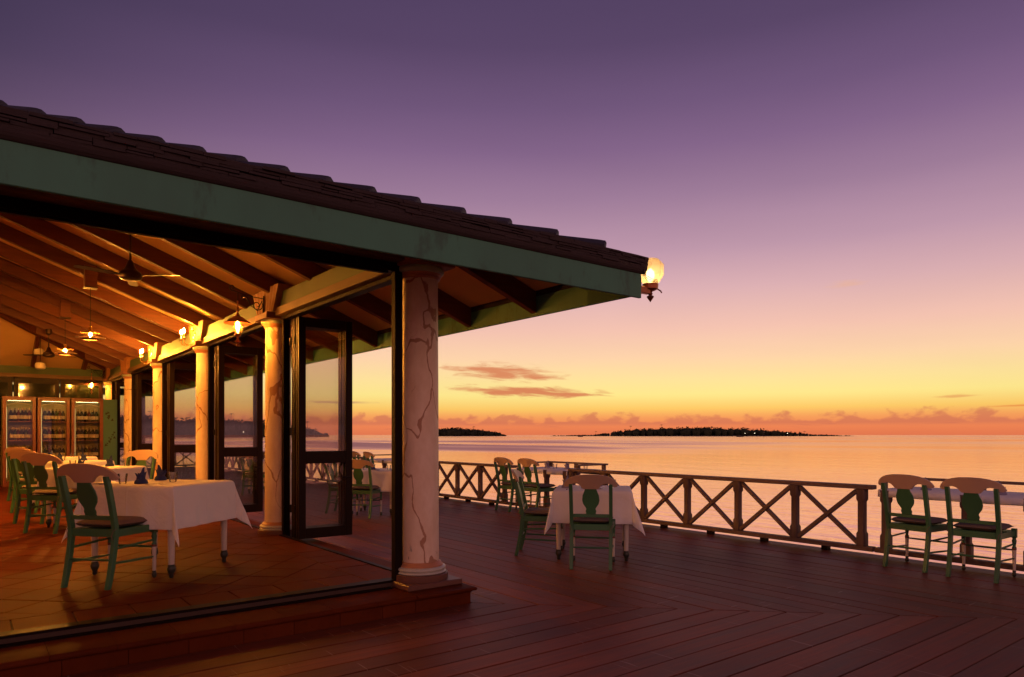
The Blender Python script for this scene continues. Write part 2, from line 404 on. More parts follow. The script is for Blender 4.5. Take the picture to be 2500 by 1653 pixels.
# sea
RX, RY = sin(radians(52.003)), -cos(radians(52.003))
m, nt = new_mat('sea')
t = nt.n('ShaderNodeTexCoord')
pos = t.outputs['Object']
sx = nt.n('ShaderNodeSeparateXYZ', ins={0: pos})
dist = nt.math('SQRT', nt.math('ADD', nt.math('MULTIPLY', sx.outputs[0], sx.outputs[0]), nt.math('MULTIPLY', sx.outputs[1], sx.outputs[1])))
rot = nt.n('ShaderNodeMapping', ins={0: pos, 2: (0, 0, radians(38)), 3: (1.0, 0.32, 1.0)})
n1 = nt.noise(rot.outputs[0], 1.5, 4.0, 0.6, 0.3)
n2 = nt.noise(rot.outputs[0], 0.22, 4.0, 0.55, 0.2)
n3 = nt.noise(nt.vmath('MULTIPLY', pos, (0.006, 0.006, 1.0)), 1.0, 4.0, 0.6, 0.6)
calm = nt.rng(n3, 0.36, 0.66)
lat = nt.math('ADD', nt.math('MULTIPLY', sx.outputs[0], RX), nt.math('MULTIPLY', sx.outputs[1], RY))
ruff = nt.math('MULTIPLY', nt.rng(dist, 78.0, 112.0), nt.rng(dist, 420.0, 250.0))
n4 = nt.noise(nt.n('ShaderNodeMapping', ins={0: pos, 2: (0, 0, radians(38)), 3: (0.035, 0.008, 1.0)}).outputs[0], 1.0, 4.0, 0.6, 0.4)
ruff = nt.math('MULTIPLY', nt.math('MULTIPLY', ruff, nt.rng(n4, 0.30, 0.62)), nt.rng(nt.math('DIVIDE', lat, nt.math('ADD', dist, 1.0)), 0.42, 0.02))
k = nt.math('DIVIDE', 1.0, nt.math('ADD', 1.0, nt.math('DIVIDE', dist, 90.0)))
h = nt.math('ADD', nt.math('MULTIPLY', n1, 0.24), nt.math('MULTIPLY', n2, 0.42))
bn = nt.n('ShaderNodeBump', ins={'Height': h, 'Distance': 1.0, 'Strength': nt.math('MULTIPLY', nt.math('ADD', 0.16, nt.math('MULTIPLY', calm, 0.12)), k)})
rgh = nt.math('ADD', nt.math('ADD', 0.10, nt.math('MULTIPLY', calm, 0.12)), nt.math('MULTIPLY', ruff, 0.30))
p0 = nt.n('ShaderNodeBsdfPrincipled', ins={'Base Color': (0.06, 0.035, 0.035), 'Roughness': rgh, 'IOR': 1.5, 'Normal': bn.outputs[0]})
g0 = nt.n('ShaderNodeBsdfGlossy', ins={'Color': (1.0, 0.66, 0.60, 1.0), 'Roughness': rgh, 'Normal': bn.outputs[0]})
p = nt.n('ShaderNodeMixShader', ins={0: 0.86, 1: p0.outputs[0], 2: g0.outputs[0]})
out(nt, p.outputs[0])

# ------------------------------------------------------------------ mesh helpers
class MB:
    def __init__(self):
        self.v = []; self.f = []
    def add(self, vs, fs):
        b = len(self.v)
        self.v += [tuple(p) for p in vs]
        self.f += [tuple(b + i for i in f) for f in fs]
        return self
    def box(self, x0, x1, y0, y1, z0, z1, M=None):
        vs = [(x0, y0, z0), (x1, y0, z0), (x1, y1, z0), (x0, y1, z0), (x0, y0, z1), (x1, y0, z1), (x1, y1, z1), (x0, y1, z1)]
        if M is not None: vs = [M @ Vector(p) for p in vs]
        return self.add(vs, [(0, 3, 2, 1), (4, 5, 6, 7), (0, 1, 5, 4), (1, 2, 6, 5), (2, 3, 7, 6), (3, 0, 4, 7)])
    def bar(self, a, b, wd, ht, up=(0, 0, 1)):
        a = Vector(a); b = Vector(b)
        d = (b - a); L = d.length; d.normalize()
        s = d.cross(Vector(up)); s.normalize()
        u = s.cross(d)
        vs = []
        for q in (a, b):
            for i, j in ((-1, -1), (1, -1), (1, 1), (-1, 1)):
                vs.append(q + s * (wd / 2 * i) + u * (ht / 2 * j))
        return self.add(vs, [(0, 1, 2, 3), (7, 6, 5, 4), (0, 4, 5, 1), (1, 5, 6, 2), (2, 6, 7, 3), (3, 7, 4, 0)])
    def prism(self, poly, z0, z1):
        n = len(poly)
        vs = [(x, y, z0) for x, y in poly] + [(x, y, z1) for x, y in poly]
        fs = [tuple(reversed(range(n))), tuple(range(n, 2 * n))]
        fs += [(i, (i + 1) % n, n + (i + 1) % n, n + i) for i in range(n)]
        return self.add(vs, fs)
    def lathe(self, prof, n=16, c=(0, 0, 0), cap=True, M=None):
        vs = []; fs = []
        for r, z in prof:
            for i in range(n):
                a = 2 * pi * i / n
                p = Vector((r * cos(a), r * sin(a), z))
                if M is not None: p = M @ p
                vs.append((c[0] + p[0], c[1] + p[1], c[2] + p[2]))
        for k in range(len(prof) - 1):
            for i in range(n):
                j = (i + 1) % n
                fs.append((k * n + i, k * n + j, (k + 1) * n + j, (k + 1) * n + i))
        if cap:
            fs.append(tuple(reversed(range(n))))
            fs.append(tuple(range((len(prof) - 1) * n, len(prof) * n)))
        return self.add(vs, fs)
    def tube(self, pts, r, n=8, cap=True):
        pts = [Vector(p) for p in pts]
        rs = r if isinstance(r, (list, tuple)) else [r] * len(pts)
        vs = []; fs = []
        prev = None
        for k, p in enumerate(pts):
            t = (pts[min(k + 1, len(pts) - 1)] - pts[max(k - 1, 0)])
            t.normalize()
            if prev is None:
                ref = Vector((0, 0, 1)) if abs(t.z) < 0.9 else Vector((1, 0, 0))
                s = t.cross(ref); s.normalize()
            else:
                s = prev - t * prev.dot(t); s.normalize()
            prev = s
            u = t.cross(s)
            for i in range(n):
                a = 2 * pi * i / n
                vs.append(p + (s * cos(a) + u * sin(a)) * rs[k])
        for k in range(len(pts) - 1):
            for i in range(n):
                j = (i + 1) % n
                fs.append((k * n + i, k * n + j, (k + 1) * n + j, (k + 1) * n + i))
        if cap:
            fs.append(tuple(reversed(range(n))))
            fs.append(tuple(range((len(pts) - 1) * n, len(pts) * n)))
        return self.add(vs, fs)
    def grid(self, fn, nu, nv):
        vs = [fn(i / nu, j / nv) for i in range(nu + 1) for j in range(nv + 1)]
        fs = []
        for i in range(nu):
            for j in range(nv):
                a = i * (nv + 1) + j
                fs.append((a, a + nv + 1, a + nv + 2, a + 1))
        return self.add(vs, fs)
    def rings(self, rings, cap=True):
        n = len(rings[0]); vs = [p for r in rings for p in r]; fs = []
        for k in range(len(rings) - 1):
            for i in range(n):
                j = (i + 1) % n
                fs.append((k * n + i, k * n + j, (k + 1) * n + j, (k + 1) * n + i))
        if cap:
            fs.append(tuple(reversed(range(n))))
            fs.append(tuple(range((len(rings) - 1) * n, len(rings) * n)))
        return self.add(vs, fs)
    def mesh(self, name, mat, smooth=35.0, recalc=True):
        me = bpy.data.meshes.new(name)
        me.from_pydata(self.v, [], self.f)
        me.materials.append(MATS[mat])
        if recalc:
            bm = bmesh.new(); bm.from_mesh(me)
            bmesh.ops.recalc_face_normals(bm, faces=bm.faces)
            bm.to_mesh(me); bm.free()
        if smooth:
            me.polygons.foreach_set('use_smooth', [True] * len(me.polygons))
            me.set_sharp_from_angle(angle=radians(smooth))
        me.update()
        return me

def obj(name, me, parent=None, loc=(0, 0, 0), rot=(0, 0, 0), bevel=0.0, kind=None):
    o = bpy.data.objects.new(name, me)
    COL.objects.link(o)
    o.location = loc
    o.rotation_euler = rot
    if parent is not None: o.parent = parent
    if bevel:
        b = o.modifiers.new('bevel', 'BEVEL')
        b.width = bevel; b.segments = 1; b.limit_method = 'ANGLE'; b.angle_limit = radians(40)
    if kind: o['kind'] = kind
    return o
def empty(name, loc=(0, 0, 0), rz=0.0):
    o = bpy.data.objects.new(name, None)
    COL.objects.link(o)
    o.empty_display_size = 0.1
    o.location = loc
    o.rotation_euler = (0, 0, rz)
    return o
def tag(o, label, cat, group=None):
    o['label'] = label; o['category'] = cat
    if group: o['group'] = group
    return o
def copy_tree(o, parent=None):
    c = o.copy()
    COL.objects.link(c)
    c.parent = parent
    for ch in o.children:
        copy_tree(ch, c)
    return c
def interp(tab, x):
    if x <= tab[0][0]: return tab[0][1]
    for (a, fa), (b, fb) in zip(tab, tab[1:]):
        if x <= b:
            return fa + (fb - fa) * (x - a) / (b - a)
    return tab[-1][1]
def clip_poly(poly, x0, x1, y0, y1):
    def cl(pts, inside, cross):
        r = []
        for i in range(len(pts)):
            a, b = pts[i - 1], pts[i]
            ia, ib = inside(a), inside(b)
            if ib:
                if not ia: r.append(cross(a, b))
                r.append(b)
            elif ia: r.append(cross(a, b))
        return r
    def cx(v): return lambda a, b: (v, a[1] + (b[1] - a[1]) * (v - a[0]) / (b[0] - a[0]))
    def cy(v): return lambda a, b: (a[0] + (b[0] - a[0]) * (v - a[1]) / (b[1] - a[1]), v)
    for ins, cr in ((lambda p: p[0] >= x0, cx(x0)), (lambda p: p[0] <= x1, cx(x1)), (lambda p: p[1] >= y0, cy(y0)), (lambda p: p[1] <= y1, cy(y1))):
        if not poly: break
        poly = cl(poly, ins, cr)
    return poly
def area(p):
    return abs(sum(p[i - 1][0] * p[i][1] - p[i][0] * p[i - 1][1] for i in range(len(p)))) / 2

# ------------------------------------------------------------------ layout constants (metres)
FL = 0.18            # restaurant floor
TR = 0.13            # step tread
BAY = [0.0, 3.36, 6.58, 9.80, 12.93, 15.70]
BACK = 15.70
EAVE = 1.25          # roof overhang
TAN = 0.381          # roof pitch
FX = 5.08            # sea fence line
DECK_END = 27.0
SEA_Z = -1.2
RIDGE = 4.6          # half width of the pavilion

# ------------------------------------------------------------------ sea, islands
sea = obj('sea', MB().add([(-9000, -9000, 0), (30000, -9000, 0), (30000, 30000, 0), (-9000, 30000, 0)], [(0, 1, 2, 3)]).mesh('sea', 'sea', 0), loc=(0, 0, SEA_Z), kind='structure')

FWD = Vector((cos(radians(52.003)), sin(radians(52.003)), 0)); RGT = Vector((FWD.y, -FWD.x, 0))
def island(name, centre, half_w, half_d, hmax, seed):
    rnd = random.Random(seed)
    mb = MB()
    n = 40
    top = []
    for k, (s, z) in enumerate(((1.0, -1.5), (0.97, 0.5), (0.8, hmax * 0.45), (0.5, hmax * 0.8), (0.2, hmax))):
        top.append([(half_w * s * cos(2 * pi * i / n) * (1 + 0.06 * sin(5 * i)), half_d * s * sin(2 * pi * i / n) * (1 + 0.08 * cos(3 * i)), z) for i in range(n)])
    mb.rings(top)
    ang = math.atan2(RGT.y, RGT.x)
    return obj(name, mb.mesh(name, 'sand'), loc=(centre.x, centre.y, SEA_Z), rot=(0, 0, ang), kind='structure')
def crown_faces(mb, c, r, rz, n, rnd, size):
    for _ in range(n):
        u = rnd.uniform(-1, 1); a = rnd.uniform(0, 2 * pi); rr = (rnd.random() ** 0.4)
        s = sqrt(1 - u * u)
        p = Vector((c[0] + r * rr * s * cos(a), c[1] + r * rr * s * sin(a), c[2] + rz * rr * u))
        d1 = Vector((rnd.uniform(-1, 1), rnd.uniform(-1, 1), rnd.uniform(-0.7, 0.7))).normalized() * size * rnd.uniform(0.6, 1.4)
        d2 = Vector((rnd.uniform(-1, 1), rnd.uniform(-1, 1), rnd.uniform(-0.7, 0.7))).normalized() * size * rnd.uniform(0.6, 1.4)
        mb.add([p - d1, p + d2 * 0.6, p + d1, p - d2 * 0.6], [(0, 1, 2, 3)])
def core(mb, c, r, rz, rnd):
    n = 7; rows = []
    for k in range(5):
        a = -pi / 2 + pi * (k + 0.5) / 5
        rows.append([(c[0] + r * cos(a) * cos(2 * pi * i / n) * rnd.uniform(.85, 1.15), c[1] + r * cos(a) * sin(2 * pi * i / n), c[2] + rz * sin(a) * rnd.uniform(.9, 1.1)) for i in range(n)])
    mb.rings(rows)
def wood_mass(name, centre, half_w, half_d, prof, n, seed, label, leaf=2.2):
    rnd = random.Random(seed)
    mb = MB()
    for i in range(n):
        s = rnd.uniform(-1, 1)
        dd = rnd.uniform(-1, 1) * sqrt(max(0, 1 - s * s)) * half_d
        h = interp(prof, s) * rnd.uniform(0.75, 1.08)
        r = h * rnd.uniform(0.35, 0.6)
        core(mb, (s * half_w, dd, h * 0.42), r * 0.85, h * 0.44, rnd)
        crown_faces(mb, (s * half_w, dd, h * 0.55), r, h * 0.5, 34, rnd, leaf * (0.5 + h / 30))
    ang = math.atan2(RGT.y, RGT.x)
    o = obj(name, mb.mesh(name, 'leaf_dark', 0, recalc=False), loc=(centre.x, centre.y, SEA_Z), rot=(0, 0, ang), kind='stuff')
    o['label'] = label; o['category'] = 'woodland'
    return o
CAM = Vector((CAM_X, CAM_Y, 0))
def at(side, dist):   # side = tangent of the bearing right of the view axis
    return CAM + (FWD + RGT * side) * dist
i1 = at(0.272, 1500); island('right_island', i1, 325, 60, 2.5, 1)
wood_mass('island_woodland', i1, 320, 50, [(-1, 1.0), (-0.72, 3), (-0.6, 9), (-0.5, 14), (-0.1, 19), (0.25, 17), (0.45, 13), (0.62, 8), (0.72, 4), (1, 1)], 480, 11, 'dark wooded island in the middle of the horizon')
i2 = at(-0.062, 1500); island('middle_island', i2, 82, 40, 2.0, 2)
wood_mass('island_woodland', i2, 80, 32, [(-1, 18), (-0.2, 18), (0.4, 13), (0.8, 8), (1, 2)], 150, 12, 'smaller dark wooded island just right of the corner column')
i3 = at(-0.47, 900); island('left_island', i3, 190, 70, 2.5, 3)
wood_mass('island_woodland', i3, 186, 60, [(-1, 30), (-0.6, 29), (-0.1, 26), (0.3, 23), (0.55, 21), (0.75, 17), (0.88, 10), (0.96, 5), (1, 2)], 420, 13, 'nearer hazy wooded island seen through the glass doors', 1.8)

def make_palm(h, seed, fr=9):
    rnd = random.Random(seed)
    root = empty('palm_tree')
    lean = rnd.uniform(-0.12, 0.12)
    obj('trunk', MB().tube([(lean * h * (k / 6) ** 2, 0, h * k / 6) for k in range(7)], [0.28 - 0.02 * k for k in range(7)], 6).mesh('trunk', 'bark'), root)
    mb = MB()
    for i in range(fr):
        a = 2 * pi * i / fr + rnd.uniform(-0.2, 0.2)
        L = rnd.uniform(2.6, 3.8); up = rnd.uniform(0.2, 1.0)
        for k in range(5):
            s0, s1 = k / 5, (k + 1) / 5
            def pt(s, side):
                rr = L * s
                z = h + up * L * s * 0.7 - L * 0.75 * s * s
                wd = 0.55 * (1 - s) ** 0.5 * (0.4 + s)
                return (lean * h + rr * cos(a) - side * wd * sin(a), rr * sin(a) + side * wd * cos(a), z - abs(side) * 0.2)
            for sd in (-1, 1):
                mb.add([pt(s0, 0), pt(s1, 0), pt(s1, sd), pt(s0, sd)], [(0, 1, 2, 3)])
    obj('crown', mb.mesh('crown', 'palm_leaf', 0, recalc=False), root)
    return root
palms = [(-0.655, 872, 35), (-0.617, 870, 32), (-0.604, 880, 34), (-0.515, 868, 31), (-0.505, 872, 33), (-0.425, 865, 30), (-0.405, 870, 28), (-0.448, 880, 27),
         (-0.300, 884, 16), (-0.292, 878, 18), (0.17, 1470, 20), (0.215, 1472, 23), (0.33, 1475, 17), (-0.055, 1482, 19), (0.12, 1470, 9), (0.42, 1480, 9)]
where = ['seen through the farthest door', 'seen left in the second farthest door', 'seen right in the second farthest door', 'leaning from the treetops in the middle door',
         'beside the leaning palm in the middle door', 'behind the second column, on the nearer shore', 'hidden partly by the second column', 'on the right slope of the nearer island',
         'left of the two palms at the point of the nearer island', 'right of the two palms at the point of the nearer island', 'on the left shoulder of the middle island',
         'near the top of the middle island', 'on the right half of the middle island', 'standing clear on the small island right of the column', 'low on the left spit of the middle island', 'low near the lights of the middle island']
for i, ((sd, ds, h), wl) in enumerate(zip(palms, where)):
    pm = make_palm(h, 40 + i)
    q = at(sd, ds)
    pm.location = (q.x, q.y, SEA_Z + 1.2)
    tag(pm, 'dark coconut palm ' + wl, 'palm tree', 'palms on the far islands')
lamp_me = MB().lathe([(0.05, 0), (0.5, 0.3), (0.5, 0.8), (0.1, 1.1)], 8).mesh('shore_lamp', 'shore_light')
post_me = MB().tube([(0, 0, -6), (0, 0, 0.2)], 0.12, 5).mesh('shore_post', 'iron')
for sd, ds, wl in ((-0.512, 838, 'in the farthest door, single'), (-0.438, 838, 'left of the two in the second farthest door'), (-0.427, 838, 'right of the two in the second farthest door'),
                   (-0.607, 838, 'in front of the darkest trees'), (-0.385, 838, 'left of the two in the middle door'), (-0.360, 838, 'right of the two in the middle door'),
                   (0.334, 1440, 'leftmost of three on the middle island'), (0.348, 1440, 'middle one of three on the middle island'), (0.395, 1440, 'rightmost of three on the middle island')):
    q = at(sd, ds)
    r = empty('shore_lamp', (q.x, q.y, SEA_Z + 5.5))
    obj('lamp_head', lamp_me, r); obj('post', post_me, r)
    tag(r, 'tiny white shore light ' + wl, 'shore light', 'lights along the far shores')
# little boats, marker post and swimming frame out on the water
def boat(side, dist, L, lab):
    r = empty('boat'); q = at(side, dist)
    r.location = (q.x, q.y, SEA_Z); r.rotation_euler = (0, 0, math.atan2(RGT.y, RGT.x))
    hull = MB()
    rings = []
    for k in range(7):
        s = -1 + k / 3
        wd = 0.9 * (1 - max(0, s) ** 2 * 0.95) * (1 if s > -0.9 else 0.8)
        rings.append([(s * L / 2, -wd, 0.9 + 0.3 * max(0, s)), (s * L / 2, -wd * 0.6, -0.2), (s * L / 2, wd * 0.6, -0.2), (s * L / 2, wd, 0.9 + 0.3 * max(0, s))])
    hull.rings(rings)
    obj('hull', hull.mesh('hull', 'hull'), r)
    obj('cabin', MB().box(-L * 0.2, L * 0.1, -0.6, 0.6, 0.85, 2.0).mesh('cabin', 'hull'), r)
    tag(r, lab, 'boat')
boat(0.327, 900, 9, 'tiny dark boat on the water below the middle island')
boat(0.098, 950, 7, 'very small dark boat off the left spit of the middle island')
q = at(0.361, 700)
mk = obj('channel_marker', MB().tube([(0, 0, -2), (0, 0, 5)], [0.22, 0.15], 6).lathe([(0.1, 4.6), (0.55, 4.8), (0.55, 5.5), (0.05, 6.2)], 8).mesh('channel_marker', 'hull'), loc=(q.x, q.y, SEA_Z))
tag(mk, 'thin dark marker post standing in the sea', 'marker post')
q = at(-0.467, 70)
fr = empty('landing_frame', (q.x, q.y, SEA_Z), math.atan2(RGT.y, RGT.x))
mb = MB()
for x in (-1.9, -0.3, 1.5, 2.6):
    obj('post', MB().tube([(x, 0, -2), (x, 0, 1.55 if x != -0.3 else 1.45)], 0.05, 6).mesh('post', 'fence_post_wood'), fr)
obj('top_rail', MB().box(-1.95, 2.65, -0.05, 0.05, 1.55, 1.63).mesh('top_rail', 'fence_wood'), fr)
obj('lower_rail', MB().box(-0.3, 1.5, -0.05, 0.05, 0.75, 0.98).mesh('lower_rail', 'fence_wood'), fr)
tag(fr, 'thin wooden landing frame standing in the water beyond the doors', 'landing frame')

# ------------------------------------------------------------------ deck
deck = obj('deck', MB().box(-14, FX + 0.02, -12, DECK_END, -0.26, -0.10).mesh('deck_frame', 'dark_frame', 0), kind='structure')
PW, GAP, TH = 0.193, 0.007, 0.03
def plank(poly, along_x):
    # local frame has its X axis along the length
    if along_x:
        x0 = poly[0][0]; y0 = poly[0][1]
        loc = (x0, y0, -TH); rz = 0.0
        pts = [(x - x0, y - y0) for x, y in poly]
    else:
        x0 = poly[0][0]; y0 = poly[0][1]
        loc = (x0, y0, -TH); rz = pi / 2
        pts = [(y - y0, -(x - x0)) for x, y in poly]
    dz = random.uniform(-0.0025, 0.0015)
    me = MB().prism(pts, 0, TH).mesh('plank', 'deck_wood', 0)
    obj('plank', me, deck, (loc[0], loc[1], loc[2] + dz), (0, 0, rz), bevel=0.004)
MIT = -0.11   # x + y on the mitre
x = 0.262
bcuts = [-20]
while x < FX + 0.06:
    x1 = min(x + PW, FX + 0.12)
    a, b = x + GAP / 2, x1 - GAP / 2
    plank([(a, MIT - a + 0.002), (b, MIT - b + 0.002), (b, DECK_END), (a, DECK_END)], False)
    x = x1
y = -0.372
while y > -8.0:
    a, b = y - GAP / 2, y - PW + GAP / 2
    xa, xb = min(MIT - a - 0.002, 9.9), min(MIT - b - 0.002, 9.9)
    plank([(-12, b), (xb, b), (xa, a), (-12, a)], True)
    y -= PW
pile_me = MB().tube([(0, 0, -3.5), (0, 0, -0.2)], 0.14, 10).mesh('pile', 'fence_post_wood')
for yy in range(-6, 27, 3):
    obj('pile', pile_me, deck, (FX - 0.2, yy + 0.4, 0))

# ------------------------------------------------------------------ fence
POST_P = [(0.045, 0.0)]
def fence_post_mesh():
    mb = MB()
    rr = []
    for h, z in ((0.052, 0.10), (0.052, 0.235), (0.040, 0.262), (0.040, 0.60), (0.052, 0.627), (0.052, 0.745)):
        c = h * 0.72
        rr.append([(h, -c, z), (h, c, z), (c, h, z), (-c, h, z), (-h, c, z), (-h, -c, z), (-c, -h, z), (c, -h, z)])
    mb.rings(rr)
    return mb.mesh('fence_post', 'fence_post_wood', 25)
FPOST = fence_post_mesh()
FOOT = MB().box(-0.045, 0.045, -0.035, 0.035, 0.0, 0.046).mesh('fence_foot', 'dark_frame')
def fence(p0, p1, posts, label, rail_ext=(0.0, 0.0)):
    """Fence from p0 to p1 (plan), posts = distances along it."""
    a = Vector((*p0, 0)); b = Vector((*p1, 0))
    L = (b - a).length
    rz = math.atan2(b.y - a.y, b.x - a.x) - pi / 2      # local Y runs along the fence
    root = empty('deck_fence', (a.x, a.y, 0), rz)
    obj('top_rail', MB().box(-0.062, 0.062, -rail_ext[0], L + rail_ext[1], 0.745, 0.795).mesh('top_rail', 'fence_wood'), root, bevel=0.006)
    obj('bottom_rail', MB().box(-0.045, 0.045, -rail_ext[0], L + rail_ext[1], 0.046, 0.10).mesh('bottom_rail', 'fence_wood'), root, bevel=0.005)
    for s in posts:
        obj('post', FPOST, root, (0, s, 0), bevel=0.003)
    for s0, s1 in zip(posts, posts[1:]):
        i0, i1 = s0 + 0.052, s1 - 0.052
        for k, (q0, q1) in enumerate((((i0, 0.725), (i1, 0.12)), ((i0, 0.12), (i1, 0.725)))):
            xo = 0.014 if k else -0.014
            obj('brace', MB().bar((xo, q0[0], q0[1]), (xo, q1[0], q1[1]), 0.040 if k else 0.046, 0.058, up=(1, 0, 0)).mesh('brace', 'fence_wood'), root, bevel=0.003)
        obj('foot', FOOT, root, (0, (s0 + s1) / 2 + 0.02, 0))
    tag(root, label, 'fence', 'timber fence along the sea edge of the deck')
    return root
fence((FX, -1.36), (FX, 3.66), [0.135, 0.95, 1.761, 2.582, 3.39, 4.2, 4.96], 'brown timber railing of crossed braces between the two nearer fence tables')
fence((FX, 5.16), (FX, 9.62), [0.33, 1.128, 1.947, 2.76, 3.58, 4.38], 'brown timber cross railing right of the corner column, behind the green chairs')
fence((FX, 11.4), (FX, DECK_END - 0.1), [0.1 + 0.86 * k for k in range(19)], 'far cross railing running on towards the end of the deck')
fence((FX - 0.15, DECK_END), (-3.0, DECK_END), [0.1 + 0.86 * k for k in range(9)], 'cross railing across the far end of the deck, seen through glass')
fence((FX, -9.0), (FX, -2.95), [0.1 + 0.83 * k for k in range(8)], 'cross railing continuing past the right edge of the picture')

# bump-out tables built into the fence
def fence_table(y0, y1, lab, lab2):
    r = empty('fence_table', (FX, y0, 0))
    W = y1 - y0
    obj('table_top', MB().box(0.0, 0.78, 0.02, W - 0.02, 0.70, 0.735).mesh('table_top', 'fence_wood'), r, bevel=0.004)
    for yy in (0.10, W * 0.42, W - 0.10):
        obj('post', FPOST, r, (0.02, yy, 0))
    obj('bottom_rail', MB().box(-0.045, 0.045, 0, W, 0.046, 0.10).mesh('bottom_rail', 'fence_wood'), r, bevel=0.004)
    for xx, yy in ((0.84, 0.02), (0.84, W * 0.5), (0.84, W - 0.02), (0.2, 0.0), (0.2, W)):
        obj('rail_post', MB().box(xx - 0.028, xx + 0.028, yy - 0.028, yy + 0.028, 0.68, 0.825).mesh('rail_post', 'fence_post_wood'), r)
    obj('back_rail', MB().box(0.80, 0.885, -0.05, W + 0.05, 0.825, 0.855).mesh('back_rail', 'fence_wood'), r, bevel=0.004)
    for yy in (0.0, W):
        obj('side_rail', MB().box(0.15, 0.798, yy - 0.04, yy + 0.04, 0.826, 0.854).mesh('side_rail', 'fence_wood'), r, bevel=0.004)
    obj('apron', MB().box(0.782, 0.86, -0.03, W + 0.03, 0.655, 0.70).mesh('apron', 'fence_wood'), r)
    tag(r, lab, 'table', 'tables built out over the sea')
    cl = MB()
    n = 26
    for i in range(n + 1):
        t = i / n
        yy = 0.03 + (W - 0.06) * t
        dz = 0.0015 * sin(t * 17)
        cl.v += [(-0.026 + 0.004 * sin(t * 23), yy, 0.672 + dz), (-0.022, yy, 0.735), (-0.006, yy, 0.749), (0.39, yy, 0.750), (0.765, yy, 0.749), (0.778, yy, 0.72)]
    for i in range(n):
        for k in range(5):
            a = i * 6 + k
            cl.f.append((a, a + 6, a + 7, a + 1))
    c = obj('tablecloth', cl.mesh('tablecloth', 'linen', 60), None, (FX, y0, 0))
    sm = c.modifiers.new('thick', 'SOLIDIFY'); sm.thickness = 0.003; sm.offset = 1
    tag(c, lab2, 'tablecloth', 'white cloths on the tables')
fence_table(-2.92, -1.38, 'timber table built into the railing at the right edge of the deck', 'white cloth on the railing table at the far right')
fence_table(3.68, 5.14, 'timber table built into the railing behind the centre table', 'white cloth on the railing table behind the centre table')
fence_table(9.64, 11.38, 'timber railing table seen between the dark jamb and the open door', 'white cloth on the railing table seen through the open bay')

# ------------------------------------------------------------------ restaurant floor (tiles)
floor = obj('floor', MB().box(-9.2, -0.02, 0.0, BACK + 0.2, -0.2, FL - 0.012).mesh('floor_slab', 'grout', 0), kind='structure')
obj('step_core', MB().box(-9.2, 0.235, -0.345, 0.0, -0.09, TR - 0.012).mesh('step_core', 'grout', 0), floor)
obj('step_core', MB().box(-0.0198, 0.235, 0.0, BACK, -0.09, TR - 0.0126).mesh('step_core', 'grout', 0), floor)
T = 0.335
def tile_obj(name, poly, z0, z1, g=0.004):
    cx_ = sum(p[0] for p in poly) / len(poly); cy_ = sum(p[1] for p in poly) / len(poly)
    pts = []
    for x_, y_ in poly:
        dx, dy = x_ - cx_, y_ - cy_
        l = sqrt(dx * dx + dy * dy)
        k = max(0.0, 1 - g * 1.4 / l)
        pts.append((dx * k, dy * k))
    me = MB().prism(pts, 0, z1 - z0).mesh(name, 'terracotta', 0)
    o = obj(name, me, floor, (cx_, cy_, z0 + random.uniform(-0.0015, 0.001)), (random.uniform(-0.002, 0.002), random.uniform(-0.002, 0.002), 0), bevel=0.003)
    return o
# front border row, side border row
nx = 27
for i in range(nx):
    x1 = -0.07 - i * T
    tile_obj('tile', [(x1 - T, 0.115), (x1, 0.115), (x1, 0.45), (x1 - T, 0.45)], FL - 0.012, FL)
jn = int((BACK - 0.45) / T)
rest = MB()
for j in range(jn):
    y0 = 0.45 + j * T
    if y0 < 7: tile_obj('tile', [(-0.405, y0), (-0.07, y0), (-0.07, y0 + T), (-0.405, y0 + T)], FL - 0.012, FL)
    else: rest.box(-0.402, -0.073, y0 + 0.003, y0 + T - 0.003, FL - 0.012, FL)
s = T / sqrt(2)
cnt = 0
for i in range(-60, 60):
    for j in range(-60, 60):
        cx_ = -0.405 + (i + j) * s; cy_ = 0.45 + (j - i) * s
        if cx_ < -9.2 or cx_ > 0 or cy_ < 0.1 or cy_ > BACK: continue
        poly = clip_poly([(cx_ - s, cy_), (cx_, cy_ - s), (cx_ + s, cy_), (cx_, cy_ + s)], -9.2, -0.405, 0.45, BACK)
        if len(poly) < 3 or area(poly) < 0.003: continue
        if cx_ > -3.3 and cy_ < 6.2:
            tile_obj('tile', poly, FL - 0.012, FL); cnt += 1
        else:
            k = 0.982
            ax = sum(p[0] for p in poly) / len(poly); ay = sum(p[1] for p in poly) / len(poly)
            rest.prism([(ax + (x_ - ax) * k, ay + (y_ - ay) * k) for x_, y_ in poly], FL - 0.012, FL)
obj('far_tiles', rest.mesh('far_tiles', 'terracotta', 0), floor, kind='stuff')
